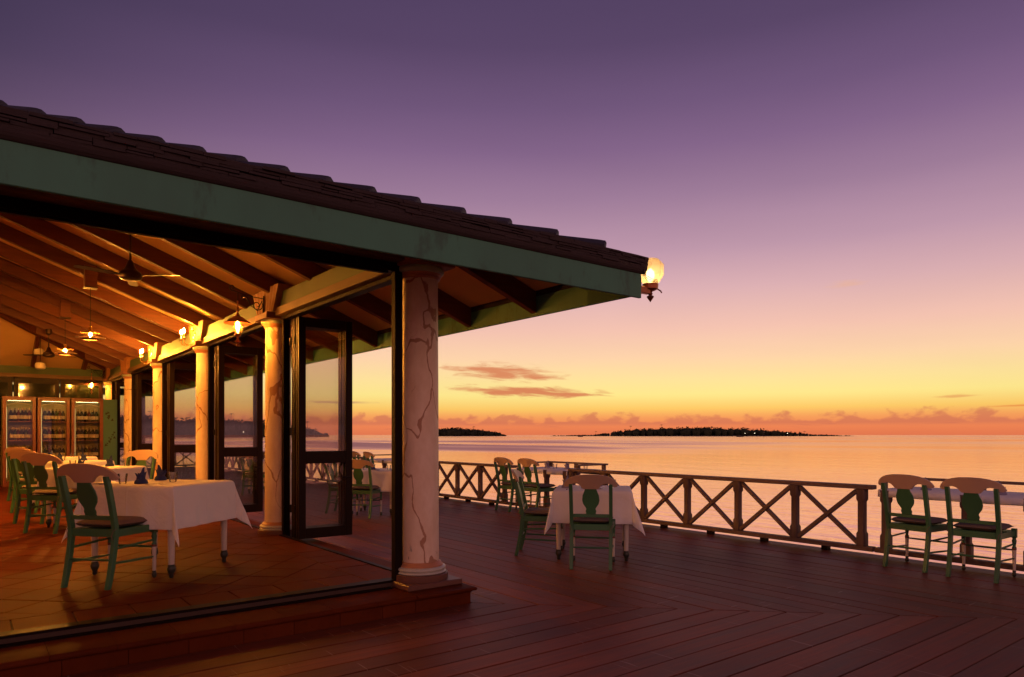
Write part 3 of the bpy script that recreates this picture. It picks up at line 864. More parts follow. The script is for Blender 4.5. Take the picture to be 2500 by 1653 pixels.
# treads with rounded nosing, risers
def nosing_mesh(wd, depth, g=0.0012):
    prof = [(0, 0), (0, 0.013)]
    prof = [(0.0, -0.028), (-depth + 0.012, -0.028)] + [(-depth - 0.0 + 0.016 - 0.022 * cos(a) - 0.0, -0.008 + 0.0205 * sin(a)) for a in [(-80 + 20 * k) * pi / 180 for k in range(9)]] + [(0.0, 0.0125)]
    mb = MB()
    mb.rings([[(-wd / 2 + g, y_, z_) for y_, z_ in prof], [(wd / 2 - g, y_, z_) for y_, z_ in prof]])
    return mb.mesh('tread_tile', 'terracotta', 40)
NOSE = nosing_mesh(T, 0.385)
NOSE2 = nosing_mesh(T, 0.285)
RISER = MB().box(-T / 2 + 0.0012, T / 2 - 0.0012, 0, 0.012, -0.088, TR - 0.043).mesh('riser_tile', 'terracotta', 0)
for i in range(26):
    xc = -0.26 - T / 2 - i * T
    obj('tread_tile', NOSE, floor, (xc, -0.002, TR - 0.0125 + random.uniform(-0.001, 0.001)))
    obj('riser_tile', RISER, floor, (xc + 0.06, -0.362, 0), bevel=0.002)
for i in range(46):
    yc = 0.20 + T / 2 + i * T
    if yc > BACK: break
    obj('tread_tile', NOSE2, floor, (-0.002, yc, TR - 0.0125), (0, 0, pi / 2))
# corner block of the step
mb = MB()
prof = [(0.0, -0.03), (0.0, 0.0125)]
pr = [(0.000, -0.09), (0.0, 0.085), (0.012, 0.098), (0.034, 0.104), (0.040, 0.116), (0.034, 0.127), (0.020, 0.131)]
rr = []
for dx, z_ in pr:
    rr.append([(-0.255, -0.372 - dx, z_), (0.250 + dx, -0.372 - dx, z_), (0.250 + dx, 0.20, z_), (-0.255, 0.20, z_)])
mb.rings(rr)
obj('corner_step', mb.mesh('corner_step', 'terracotta', 30), floor)

# ------------------------------------------------------------------ pavilion
pav = empty('pavilion', (0, 0, 0))
tag(pav, 'open-sided waterfront restaurant with veined round columns and low hipped roof', 'restaurant')

# columns
def ring(prof, n=36): return MB().lathe(prof, n)
SHAFT = ring([(0.152, 0.30), (0.155, 0.34), (0.153, 0.8), (0.150, 1.8), (0.145, 2.66)], 40).mesh('column', 'veined_plaster', 40)
CAP_R = ring([(0.146, 2.640), (0.162, 2.646), (0.166, 2.656), (0.158, 2.662), (0.172, 2.672), (0.176, 2.684)]).mesh('necking', 'ring_red', 50)
CAP_G = ring([(0.176, 2.684), (0.190, 2.690), (0.196, 2.705), (0.196, 2.722), (0.188, 2.736)]).mesh('capital', 'ring_green', 50)
ABA = MB().box(-0.212, 0.212, -0.212, 0.212, 2.736, 2.806).mesh('abacus', 'abacus_brown', 0)
FIL = ring([(0.186, 0.282), (0.188, 0.292), (0.178, 0.300), (0.172, 0.315), (0.158, 0.322)]).mesh('fillet', 'ring_red', 50)
TOR = ring([(0.206, 0.228), (0.214, 0.236), (0.208, 0.246), (0.196, 0.249), (0.208, 0.256), (0.213, 0.268), (0.206, 0.280), (0.186, 0.285)]).mesh('torus', 'base_white', 60)
DRUM = ring([(0.228, 0.165), (0.230, 0.172), (0.230, 0.222), (0.224, 0.229)]).mesh('drum', 'plinth_brown', 40)
PLI = MB().box(-0.255, 0.255, -0.255, 0.255, 0.132, 0.178).mesh('plinth', 'plinth_brown', 0)
def column(x_, y_, dz=0.0):
    c = obj('column', SHAFT, pav, (x_, y_, 0))
    for nm, me, bv in (('necking', CAP_R, 0), ('capital', CAP_G, 0), ('abacus', ABA, 0.006), ('fillet', FIL, 0), ('torus', TOR, 0), ('drum', DRUM, 0)):
        obj(nm, me, c, bevel=bv)
    if dz == 0: obj('plinth', PLI, c, bevel=0.008)
    return c
c0 = column(0, 0)
for i, yb in enumerate(BAY[1:]):
    column(0, yb, 1)
for xb in (-3.2, -6.2, -9.0):
    column(xb, 0, 1)

# beams above the columns: brown board, green beam, fluted block
def beam(a, b):
    a = Vector((*a, 0)); b = Vector((*b, 0)); L = (b - a).length
    rz = math.atan2(b.y - a.y, b.x - a.x) - pi / 2
    obj('beam', MB().box(-0.085, 0.085, 0.0, L, 2.850, 3.03).mesh('beam', 'green_beam', 0), pav, a, (0, 0, rz), bevel=0.004)
    obj('beam_board', MB().box(-0.12, 0.12, 0.0, L, 2.760, 2.850).mesh('beam_board', 'board_brown', 0), pav, a, (0, 0, rz), bevel=0.004)
for y0, y1 in zip(BAY, BAY[1:]):
    beam((0, y0 + 0.2125), (0, y1 - 0.2125))
for x0, x1 in zip((0, -3.2, -6.2), (-3.2, -6.2, -9.0)):
    beam((x0 - 0.2125, 0), (x1 + 0.2125, 0))
beam((-9.0, BACK), (-0.2125, BACK))
def block_mesh():
    mb = MB()
    # outline in (y, z) flaring upwards, fluted face
    def half(z): return 0.27 + 0.13 * (z - 2.806) / 0.22
    n = 42
    for side in (-1, 1):
        pass
    rows = []
    for z in (2.806, 2.90, 3.0, 3.10):
        h = half(z); row = []
        for i in range(n + 1):
            t = -1 + 2 * i / n
            fl = 0.010 * (1 if (i // 3) % 2 == 0 else 0)
            row.append((-0.168 + fl, t * h, z))
        for i in range(n + 1):
            t = 1 - 2 * i / n
            fl = 0.010 * (1 if (i // 3) % 2 == 0 else 0)
            row.append((0.168 - fl, t * h, z))
        rows.append(row)
    mb.rings(rows)
    return mb.mesh('fluted_block', 'block_wood', 30)
BLOCK = block_mesh()
for yb in BAY[1:]:
    obj('fluted_block', BLOCK, pav, (0, yb, 0))
obj('fluted_block', BLOCK, pav, (0, 0, 0), (0, 0, pi / 4))
for xb in (-3.2, -6.2, -9.0):
    obj('fluted_block', BLOCK, pav, (xb, 0, 0), (0, 0, pi / 2))

# rafters, ceiling
def zr(x_): return 2.50 + (EAVE - x_) * TAN          # underside of the rafters of the sea-side slope
RD, RW = 0.20, 0.075
Y_END = BACK + EAVE
def rafter(y_, x_in):
    L = EAVE - 0.012 - x_in
    vs = []
    mb = MB()
    ny = RW / 2
    x0, x1 = EAVE - 0.012, x_in
    ring_ = []
    for xx, tail in ((x0, True), (x1, False)):
        z_ = zr(xx)
        ring_.append([(xx - x0, -ny, z_ - 0.0), (xx - x0, ny, z_), (xx - x0, ny, z_ + RD), (xx - x0, -ny, z_ + RD)])
    mb.rings(ring_)
    obj('rafter', mb.mesh('rafter', 'rafter_wood', 0), pav, (x0, y_, 0), bevel=0.004)
y_ = 0.011
while y_ < BACK - 0.01:
    lim = max(-RIDGE, -y_, -(BACK - y_))
    rafter(y_, lim)
    y_ += 1.07
def rafter_y(x_, y_in, sgn):
    # jack rafters of the hip ends, running along Y
    y0 = -EAVE + 0.012 if sgn > 0 else Y_END - 0.012
    ny = RW / 2
    mb = MB(); rg = []
    for yy in (y0, y_in):
        e = (yy + EAVE) if sgn > 0 else (Y_END - yy)
        z_ = 2.50 + e * TAN
        rg.append([(-ny, yy, z_), (ny, yy, z_), (ny, yy, z_ + RD), (-ny, yy, z_ + RD)])
    mb.rings(rg)
    obj('rafter', mb.mesh('rafter', 'rafter_wood', 0), pav, (x_, 0, 0), bevel=0.004)
x_ = -0.62
while x_ > -8.6:
    dpt = min(-x_, 9.2 + x_)
    rafter_y(x_, dpt - 0.0, 1)
    rafter_y(x_, BACK - dpt, -1)
    x_ -= 1.07
# hip rafters
for (xa, ya), (xb, yb) in (((EAVE - 0.03, -EAVE + 0.03), (-RIDGE, RIDGE)), ((EAVE - 0.03, Y_END - 0.03), (-RIDGE, BACK - RIDGE))):
    za = zr(xa); zb = zr(xb)
    obj('hip_rafter', MB().bar((xa, ya, za + 0.09), (xb, yb, zb + 0.09), 0.10, 0.22).mesh('hip_rafter', 'rafter_wood', 0), pav)
for y_ in [0.011 + 1.07 * k for k in range(16)]:
    lim = max(-RIDGE, -y_, -(BACK - y_))
    x0 = -9.2 - EAVE; x1 = -9.2 - lim
    if x1 - x0 < 0.3: continue
    mb = MB(); rg = []
    for xx in (x0, x1):
        z_ = 2.5 + (xx - x0) * TAN
        rg.append([(xx, -0.037, z_), (xx, 0.037, z_), (xx, 0.037, z_ + RD), (xx, -0.037, z_ + RD)])
    mb.rings(rg)
    obj('rafter', mb.mesh('rafter', 'rafter_wood', 0), pav, (0, y_, 0))
def slope_sheet(off, e, name, mat, th):
    """Four hipped planes, e = overhang, off = height above the rafter underside."""
    z0 = 2.50 + off - (e - EAVE) * TAN
    A = (e, -e, z0); B = (e, BACK + e, z0); C_ = (-9.2 - e, BACK + e, z0); D = (-9.2 - e, -e, z0)
    zr_ = z0 + (e + RIDGE) * TAN
    R1 = (-RIDGE, RIDGE, zr_); R2 = (-RIDGE, BACK - RIDGE, zr_)
    vs = [A, B, C_, D, R1, R2]
    fs = [(0, 1, 5, 4), (1, 2, 5), (2, 3, 4, 5), (3, 0, 4)]
    b = len(vs)
    vs2 = vs + [(p[0], p[1], p[2] + th) for p in vs]
    f2 = [tuple(reversed(f)) for f in fs] + [tuple(i + b for i in f) for f in fs]
    f2 += [(i, (i + 1) % 4, b + (i + 1) % 4, b + i) for i in range(4)]
    return MB().add(vs2, f2).mesh(name, mat, 0)
obj('ceiling', slope_sheet(RD + 0.002, EAVE - 0.02, 'ceiling', 'ceiling_cream', 0.02), pav)
roof = obj('roof', slope_sheet(RD + 0.028, EAVE + 0.03, 'roof', 'roof_tile', 0.035), pav)
# fascia boards
FB, FT = 2.462, 2.660
for nm, a in (('fascia', (EAVE - 0.012, EAVE + 0.014, -EAVE - 0.044, Y_END)), ):
    pass
obj('fascia', MB().box(EAVE - 0.012, EAVE + 0.014, -EAVE - 0.018, Y_END, FB + 0.012, FT).mesh('fascia', 'green_trim', 0), pav, bevel=0.003)
obj('fascia', MB().box(-9.2 - EAVE, EAVE + 0.014, -EAVE - 0.044, -EAVE - 0.018, FB - 0.012, FT).mesh('fascia', 'green_trim', 0), pav, bevel=0.003)
obj('fascia', MB().box(-9.2 - EAVE, EAVE + 0.014, Y_END, Y_END + 0.026, FB, FT).mesh('fascia', 'green_trim', 0), pav)
obj('fascia', MB().box(-9.2 - EAVE - 0.026, -9.2 - EAVE, -EAVE - 0.044, Y_END + 0.026, FB, FT).mesh('fascia', 'green_trim', 0), pav)
# eave edge: coved band of rough layered shingle butts
def eave_band(a, b, nrm, name):
    a = Vector(a); b = Vector(b); nrm = Vector(nrm)
    L = (b - a).length; d_ = (b - a).normalized()
    mb = MB()
    rnd = random.Random(int(L * 100))
    # cove
    pr = [(0.0, 2.640), (0.010, 2.644), (0.022, 2.656), (0.029, 2.672), (0.032, 2.690), (0.02, 2.70), (-0.02, 2.70)]
    mb.rings([[tuple(a + nrm * o_ + Vector((0, 0, z_))) for o_, z_ in pr], [tuple(b + nrm * o_ + Vector((0, 0, z_))) for o_, z_ in pr]])
    for lay in range(5):
        z0 = 2.690 + lay * 0.0165; s_ = 0.0
        while s_ < L - 0.01:
            wd = min(rnd.uniform(0.10, 0.24), L - s_)
            o1 = 0.034 + 0.004 * lay + rnd.uniform(-0.006, 0.006)
            za, zb = z0 + rnd.uniform(-0.004, 0.003), z0 + 0.0165 + rnd.uniform(-0.005, 0.004)
            p = [a + d_ * s_ + nrm * (-0.02), a + d_ * (s_ + wd - 0.003) + nrm * (-0.02), a + d_ * (s_ + wd - 0.003) + nrm * (o1 + rnd.uniform(-0.005, 0.005)), a + d_ * s_ + nrm * o1]
            mb.add([(q.x, q.y, za) for q in p] + [(q.x, q.y, zb) for q in p], [(0, 3, 2, 1), (4, 5, 6, 7), (0, 1, 5, 4), (1, 2, 6, 5), (2, 3, 7, 6), (3, 0, 4, 7)])
            s_ += wd
    return obj(name, mb.mesh(name, 'roof_edge', 0), roof, kind='stuff')
eave_band((EAVE + 0.014, -EAVE - 0.075, 0), (EAVE + 0.014, Y_END, 0), (1, 0, 0), 'eave_shingles')
eave_band((-9.2 - EAVE, -EAVE - 0.044, 0), (EAVE + 0.048, -EAVE - 0.044, 0), (0, -1, 0), 'eave_shingles')
# shingle courses on the two visible slopes
mb = MB()
for k in range(16):
    e0 = EAVE + 0.052 - k * 0.36; e1 = e0 - 0.40
    z0 = 2.50 + RD + 0.064 + (EAVE - e0) * TAN
    for front in (0, 1):
        lo = -e0; hi = BACK + e0
        def P(off, along, z_): return (off, along, z_) if not front else (-along if False else 0, 0, 0)
        if not front:
            q = [(e0, -e0, z0), (e0, BACK + e0, z0), (e1, BACK + e1, z0 + 0.40 * TAN - 0.012), (e1, -e1, z0 + 0.40 * TAN - 0.012)]
        else:
            q = [(-9.2 - e0, -e0, z0), (e0, -e0, z0), (e1, -e1, z0 + 0.40 * TAN - 0.012), (-9.2 - e1, -e1, z0 + 0.40 * TAN - 0.012)]
        mb.add([(x_, y_, z_ + 0.016) for x_, y_, z_ in q] + [(x_, y_, z_) for x_, y_, z_ in q], [(0, 1, 2, 3), (7, 6, 5, 4), (0, 4, 5, 1), (1, 5, 6, 2), (2, 6, 7, 3), (3, 7, 4, 0)])
obj('shingle_courses', mb.mesh('shingle_courses', 'roof_tile', 0), roof, kind='stuff')
# hip cap tiles
def hip_tile_mesh():
    # local: X along the hip (downhill positive), saddle section
    Ls = 0.27 * sqrt(2 + TAN * TAN)
    sec_o = [(-0.125, -0.034), (-0.095, -0.006), (-0.05, 0.018), (0, 0.027), (0.05, 0.018), (0.095, -0.006), (0.125, -0.034)]
    rgs = []
    for xx, lift, s_ in ((0.012, 0.040, 1.0), (0.0, 0.052, 1.03), (-0.05, 0.049, 1.0), (-Ls - 0.06, 0.002, 0.90)):
        up = [(xx, y_ * s_, z_ + lift) for y_, z_ in sec_o]
        dn = [(xx, y_ * s_ * 0.9, z_ + lift - 0.028) for y_, z_ in reversed(sec_o)]
        rgs.append(up + dn)
    mb = MB(); mb.rings(rgs)
    return mb.mesh('hip_tile', 'roof_tile', 50)
HT = hip_tile_mesh()
hz = math.atan2(-1, 1)
slope = math.atan2(TAN, sqrt(2))
for k in range(21):
    s_ = 0.25 + 0.272 * k
    if s_ > RIDGE + EAVE: break
    M = (1.33 - s_, -1.30 + s_, 2.752 + s_ * TAN)
    obj('hip_tile', HT, roof, M, (random.uniform(-0.02, 0.02), slope, hz + random.uniform(-0.015, 0.015)))

# front opening: dark header, jambs, sill track
obj('header', MB().box(-3.02, -0.185, 0.005, 0.105, 2.690, 2.760).mesh('header', 'dark_frame', 0), pav, bevel=0.006)
obj('header_track', MB().box(-3.0, -0.28, 0.035, 0.075, 2.672, 2.690).mesh('header_track', 'dark_frame', 0), pav)
obj('jamb', MB().box(-0.238, -0.168, -0.01, 0.06, FL - 0.03, 2.690).mesh('jamb', 'dark_frame', 0), pav, bevel=0.006)
obj('jamb', MB().box(-2.95, -2.835, 0.01, 0.10, FL - 0.03, 2.672).mesh('jamb', 'dark_frame', 0), pav, bevel=0.006)
obj('sill', MB().box(-3.0, -0.10, 0.002, 0.112, TR - 0.02, FL + 0.006).mesh('sill', 'dark_frame', 0), pav, bevel=0.004)
obj('sill_track', MB().box(-3.0, -0.285, -0.055, 0.002, TR - 0.01, TR + 0.010).mesh('sill_track', 'dark_frame', 0), pav, bevel=0.003)
for xa, xb in ((-6.0, -3.4), (-8.8, -6.4)):
    obj('header', MB().box(xa, xb, 0.005, 0.105, 2.690, 2.760).mesh('header', 'dark_frame', 0), pav)
# sea side: header tracks and floor track
for y0, y1 in zip(BAY, BAY[1:]):
    obj('header', MB().box(-0.04, 0.06, y0 + 0.2125, y1 - 0.2125, 2.722, 2.760).mesh('header', 'dark_frame', 0), pav, bevel=0.004)
    obj('sill', MB().box(-0.066, -0.02, y0 + 0.2, y1 - 0.2, FL - 0.02, FL + 0.007).mesh('sill', 'dark_frame', 0), pav)

# folding doors, pushed back beside each column
def leaf_mesh(w_, z0, z1):
    mb = MB()
    st_, t_ = 0.085, 0.02
    mb.box(0, st_, -t_, t_, z0, z1)
    mb.box(w_ - st_, w_, -t_, t_, z0, z1)
    for a, b in ((z0, z0 + 0.12), (1.03, 1.17), (z1 - 0.11, z1)):
        mb.box(st_, w_ - st_, -t_ + 0.001, t_ - 0.001, a, b)
    return mb.mesh('door_leaf', 'door_brown', 0), st_
LEAF, STL = leaf_mesh(0.66, 0.165, 2.715)
PANE1 = MB().box(STL, 0.66 - STL, -0.003, 0.003, 0.285, 1.03).mesh('pane', 'door_glass', 0)
PANE2 = MB().box(STL, 0.66 - STL, -0.003, 0.003, 1.17, 2.605).mesh('pane', 'door_glass', 0)
HANDLE = MB().tube([(0, -0.02, 0.86), (0, -0.06, 0.86), (-0.11, -0.06, 0.86)], 0.009, 8).mesh('handle', 'iron')
HINGE = MB().tube([(0, 0, -0.045), (0, 0, 0.045)], 0.012, 8).mesh('hinge', 'iron')
for bi, yb in enumerate(BAY[1:]):
    for k in range(4):
        lf = obj('door_leaf', LEAF, pav, (0.018 + 0.004 * (k % 2), yb - 0.60 + 0.066 * k, 0), (0, 0, radians(random.uniform(-0.8, 0.8))), bevel=0.004)
        obj('pane', PANE1, lf); obj('pane', PANE2, lf)
        if k == 0: obj('handle', HANDLE, lf, (0.62, 0, 0))
        for zz in (0.5, 1.4, 2.45):
            obj('hinge', HINGE, lf, (-0.006 if k % 2 else 0.666, 0.033, zz))
    obj('jamb', MB().box(-0.03, 0.05, yb - 0.262, yb - 0.20, FL - 0.03, 2.722).mesh('jamb', 'dark_frame', 0), pav, bevel=0.004)

# back wall: windows above the wine cabinets, plus plain side wall
obj('back_wall', MB().box(-9.0, -0.16, BACK - 0.04, BACK + 0.1, FL, 1.35).mesh('back_wall', 'wall_dark', 0), pav)
for i in range(9):
    x1 = -0.20 - i * 0.95; x0 = x1 - 0.93
    wn = MB()
    for a, b, c_, d__ in ((x0, x0 + 0.09, 1.351, 2.759), (x1 - 0.09, x1, 1.351, 2.759), (x0 + 0.09, x1 - 0.09, 1.351, 1.45), (x0 + 0.09, x1 - 0.09, 2.63, 2.759)):
        wn.box(a, b, BACK - 0.05, BACK + 0.03, c_, d__)
    wo = obj('back_window', wn.mesh('back_window', 'door_brown', 0), pav)
    obj('pane', MB().box(x0 + 0.09, x1 - 0.09, BACK - 0.01, BACK, 1.45, 2.63).mesh('pane', 'night_pane', 0), wo)
obj('side_wall', MB().box(-9.3, -9.2, 0.2, BACK, FL, 3.0).mesh('side_wall', 'wall_dark', 0), pav)

# ------------------------------------------------------------------ chairs
def bx(z):
    if z < 0.45: return -0.20 - 0.075 * ((0.45 - z) / 0.45) ** 1.6
    return -0.20 - 0.135 * ((z - 0.45) / 0.51) ** 1.25
def strip(mb, params, lo, hi, thick, pos):
    """Closed solid from a row of (lo, hi) pairs; pos(p, q, d) -> point."""
    rg = []
    for p_ in params:
        a, b = lo(p_), hi(p_)
        rg.append([pos(p_, a, -thick / 2), pos(p_, (a + b) / 2, -thick / 2), pos(p_, b, -thick / 2), pos(p_, b, thick / 2), pos(p_, (a + b) / 2, thick / 2), pos(p_, a, thick / 2)])
    mb.rings(rg)
ZT = [(0, .965), (.08, .962), (.14, .951), (.19, .934), (.225, .910), (.246, .882), (.258, .855)]
ZB = [(0, .815), (.072, .815), (.085, .832), (.1, .852), (.12, .867), (.15, .873), (.175, .868), (.19, .856), (.205, .842), (.225, .833), (.245, .838), (.258, .853)]
SW = [(.555, .050), (.57, .044), (.58, .052), (.595, .050), (.605, .042), (.625, .050), (.66, .074), (.70, .083), (.75, .078), (.79, .062), (.82, .055)]
CH = {}
def build_chair_meshes():
    mb = MB(); ys = [-.258 + .516 * i / 42 for i in range(43)]; KY = 1.06
    strip(mb, ys, lambda y_: interp(ZB, abs(y_)), lambda y_: interp(ZT, abs(y_)), 0.026, lambda y_, z_, d_: (bx(z_) + 0.055 * (y_ / .26) ** 2 - 0.004 + d_, y_ * KY, z_))
    CH['top_rail'] = mb.mesh('top_rail', 'peach_paint', 50)
    mb = MB(); zs = [.555 + .262 * i / 24 for i in range(25)]
    strip(mb, zs, lambda z_: -interp(SW, z_), lambda z_: interp(SW, z_), 0.014, lambda z_, y_, d_: (bx(z_) + 0.055 * (y_ / .26) ** 2 - 0.006 + d_, y_ * 1.05, z_))
    CH['splat'] = mb.mesh('splat', 'green_paint', 50)
    for sd in (-1, 1):
        mb = MB(); rg = []
        for i in range(17):
            z_ = 0.865 * i / 16
            yy = sd * (0.197 + 0.004 * (z_ / .86))
            dx = 0.022 if z_ > 0.2 else 0.022 - 0.004 * (0.2 - z_) / 0.2
            xx = bx(z_) + (0.012 if z_ > 0.6 else 0.0) * ((z_ - 0.6) / 0.26 if z_ > 0.6 else 0)
            rg.append([(xx - dx, yy - 0.018, z_), (xx + dx, yy - 0.018, z_), (xx + dx, yy + 0.018, z_), (xx - dx, yy + 0.018, z_)])
        mb.rings(rg)
        CH['rear_leg', sd] = mb.mesh('rear_leg', 'green_paint', 30)
    CH['cross_rail'] = MB().box(bx(.54) - .011, bx(.54) + .011, -.182, .182, .522, .556).mesh('cross_rail', 'green_paint', 0)
    mb = MB()
    mb.box(-.215, -.19, -.182, .182, .39, .452); mb.box(.195, .22, -.19, .19, .39, .445)
    for sd in (-1, 1):
        mb.bar((-.185, sd * .197, .418), (.19, sd * .214, .418), .024, .058)
    mb.box(-.19, .20, -.19, .19, .436, .446)
    CH['seat_frame'] = mb.mesh('seat_frame', 'green_paint', 0)
    mb = MB()
    def pil(u, v, sgn):
        a, b = 2 * u - 1, 2 * v - 1
        e = max(0.0, (1 - abs(a) ** 5) * (1 - abs(b) ** 5)) ** 0.45
        wy = 0.205 + 0.008 * a
        return (0.012 + a * 0.212, b * wy, 0.478 + sgn * 0.027 * e + 0.006 * a * a + (0.006 if sgn > 0 else 0) * e)
    mb.grid(lambda u, v: pil(u, v, 1), 12, 12)
    mb.grid(lambda u, v: pil(u, v, -1), 12, 12)
    CH['cushion'] = mb.mesh('cushion', 'cushion', 60)
    mb = MB().box(-.021, .021, -.021, .021, .375, .462)
    mb.lathe([(.014, .262), (.019, .27), (.019, .282), (.013, .292), (.017, .32), (.021, .345), (.015, .362), (.019, .375)], 12)
    CH['front_leg'] = mb.mesh('front_leg', 'green_paint', 40)
    CH['sleeve'] = MB().lathe([(.0135, .05), (.016, .16), (.0185, .262)], 12).mesh('leg_sleeve', 'white_leg', 40)
    CH['band'] = MB().lathe([(.0187, .256), (.0205, .262), (.0205, .270), (.0187, .276)], 12).mesh('leg_band', 'red_band', 40)
    CH['foot'] = MB().lathe([(.012, 0), (.018, .012), (.018, .034), (.013, .044), (.0175, .05), (.014, .058)], 12).mesh('foot', 'dark_foot', 40)
    def spindle(a, b, nm):
        a = Vector(a); b = Vector(b)
        return MB().tube([a.lerp(b, t) for t in (0, .25, .5, .75, 1)], [.0075, .0095, .0105, .0095, .0075], 8).mesh(nm, 'green_paint', 60)
    for sd in (-1, 1):
        CH['side_hi', sd] = spindle((bx(.30), sd * .197, .30), (.206, sd * .213, .315), 'stretcher')
        CH['side_lo', sd] = spindle((bx(.19), sd * .197, .19), (.206, sd * .213, .175), 'stretcher')
        CH['tie', sd] = MB().tube([(-.19, sd * .19, .47), (-.215, sd * .222, .455), (-.235, sd * .21, .44), (-.24, sd * .20, .40), (-.232, sd * .205, .37)], .003, 5).mesh('cushion_tie', 'cushion')
    CH['front_st'] = spindle((.206, -.213, .255), (.206, .213, .255), 'stretcher')
    CH['rear_st'] = spindle((bx(.215), -.197, .215), (bx(.215), .197, .215), 'stretcher')
build_chair_meshes()
def make_chair():
    r = empty('dining_chair')
    obj('top_rail', CH['top_rail'], r, bevel=0.006)
    obj('splat', CH['splat'], r, bevel=0.002)
    for sd in (-1, 1): obj('rear_leg', CH['rear_leg', sd], r, bevel=0.003)
    obj('cross_rail', CH['cross_rail'], r, bevel=0.003)
    obj('seat_frame', CH['seat_frame'], r, bevel=0.003)
    cu = obj('cushion', CH['cushion'], r)
    for sd in (-1, 1): obj('cushion_tie', CH['tie', sd], cu)
    for sd in (-1, 1):
        lg = obj('front_leg', CH['front_leg'], r, (.206, sd * .213, 0))
        obj('leg_sleeve', CH['sleeve'], lg); obj('leg_band', CH['band'], lg); obj('foot', CH['foot'], lg)
    for sd in (-1, 1):
        obj('stretcher', CH['side_hi', sd], r); obj('stretcher', CH['side_lo', sd], r)
    obj('stretcher', CH['front_st'], r); obj('stretcher', CH['rear_st'], r)
    return r
proto = make_chair(); proto_used = [False]
def chair(rear_mid, ang, z, label, grp):
    """rear_mid: floor point between the back legs; ang: facing direction in degrees."""
    c = proto if not proto_used[0] else copy_tree(proto)
    proto_used[0] = True
    a = radians(ang)
    c.location = (rear_mid[0] + cos(a) * 0.275, rear_mid[1] + sin(a) * 0.275, z)
    c.rotation_euler = (0, 0, a)
    tag(c, label, 'chair', grp)
    return c
GI, GO = 'green chairs inside the restaurant', 'green chairs out on the deck'
chair((-2.25, 1.20), 40, FL, 'green chair with peach top rail drawn up to the front indoor table', GI)
chair((-2.28, 5.02), 45, FL, 'green chair second from the front in the indoor row at the left', GI)
chair((-2.33, 6.20), 45, FL, 'green chair third from the front in the indoor row at the left', GI)
chair((-2.30, 7.78), 45, FL, 'green chair fourth from the front in the indoor row at the left', GI)
chair((-2.25, 10.2), 45, FL, 'green chair farthest back in the indoor row at the left', GI)
chair((-0.98, 6.22), 225, FL, 'green chair facing the camera beyond the second indoor table', GI)
chair((1.99, 0.02), 42, 0, 'green chair seen from behind at the centre deck table', GO)
chair((2.06, 1.28), -46, 0, 'green chair seen from the side at the left of the centre deck table', GO)
chair((4.50, -1.92), -4, 0, 'left one of the two green chairs at the far right railing table', GO)
chair((4.47, -2.53), 2, 0, 'right one of the two green chairs at the far right railing table', GO)
chair((4.58, 4.90), 0, 0, 'left one of the two green chairs at the railing table behind the centre', GO)
chair((4.58, 4.20), 2, 0, 'right one of the two green chairs at the railing table behind the centre', GO)
chair((4.58, 10.95), 2, 0, 'left one of two distant green chairs at the railing, beside the open door', GO)
chair((4.58, 10.20), 0, 0, 'right one of two distant green chairs at the railing, beside the open door', GO)
chair((2.05, 5.46), 42, 0, 'green chair half hidden by the nearest open door leaf', GO)
chair((2.08, 6.62), -46, 0, 'green chair seen through the glass of the nearest door leaf', GO)
chair((2.05, 10.95), 42, 0, 'green chair outside, seen through the middle door leaf', GO)

# ------------------------------------------------------------------ square tables and cloths
def table(c, ang, z, label):
    r = empty('dining_table', (c[0], c[1], z), radians(ang))
    obj('table_top', TBL['top'], r, bevel=0.004)
    obj('apron', TBL['apron'], r)
    for sx_ in (-1, 1):
        for sy_ in (-1, 1):
            lg = obj('leg', TBL['leg'], r, (sx_ * .365, sy_ * .365, 0))
            obj('foot', TBL['foot'], lg)
    tag(r, label, 'table', 'square dining tables')
    return r
TBL = {
    'top': MB().box(-.42, .42, -.42, .42, .728, .752).mesh('table_top', 'white_leg', 0),
    'apron': MB().box(-.385, .385, -.385, .385, .64, .728).mesh('apron', 'white_leg', 0),
    'leg': MB().lathe([(.022, .10), (.024, .11), (.027, .3), (.031, .5), (.036, .64), (.036, .728)], 14).mesh('leg', 'white_leg', 40),
    'foot': MB().lathe([(.014, 0), (.019, .008), (.017, .03), (.026, .045), (.034, .066), (.034, .08), (.026, .096), (.029, .104), (.022, .112)], 14).mesh('foot', 'dark_foot', 50),
}
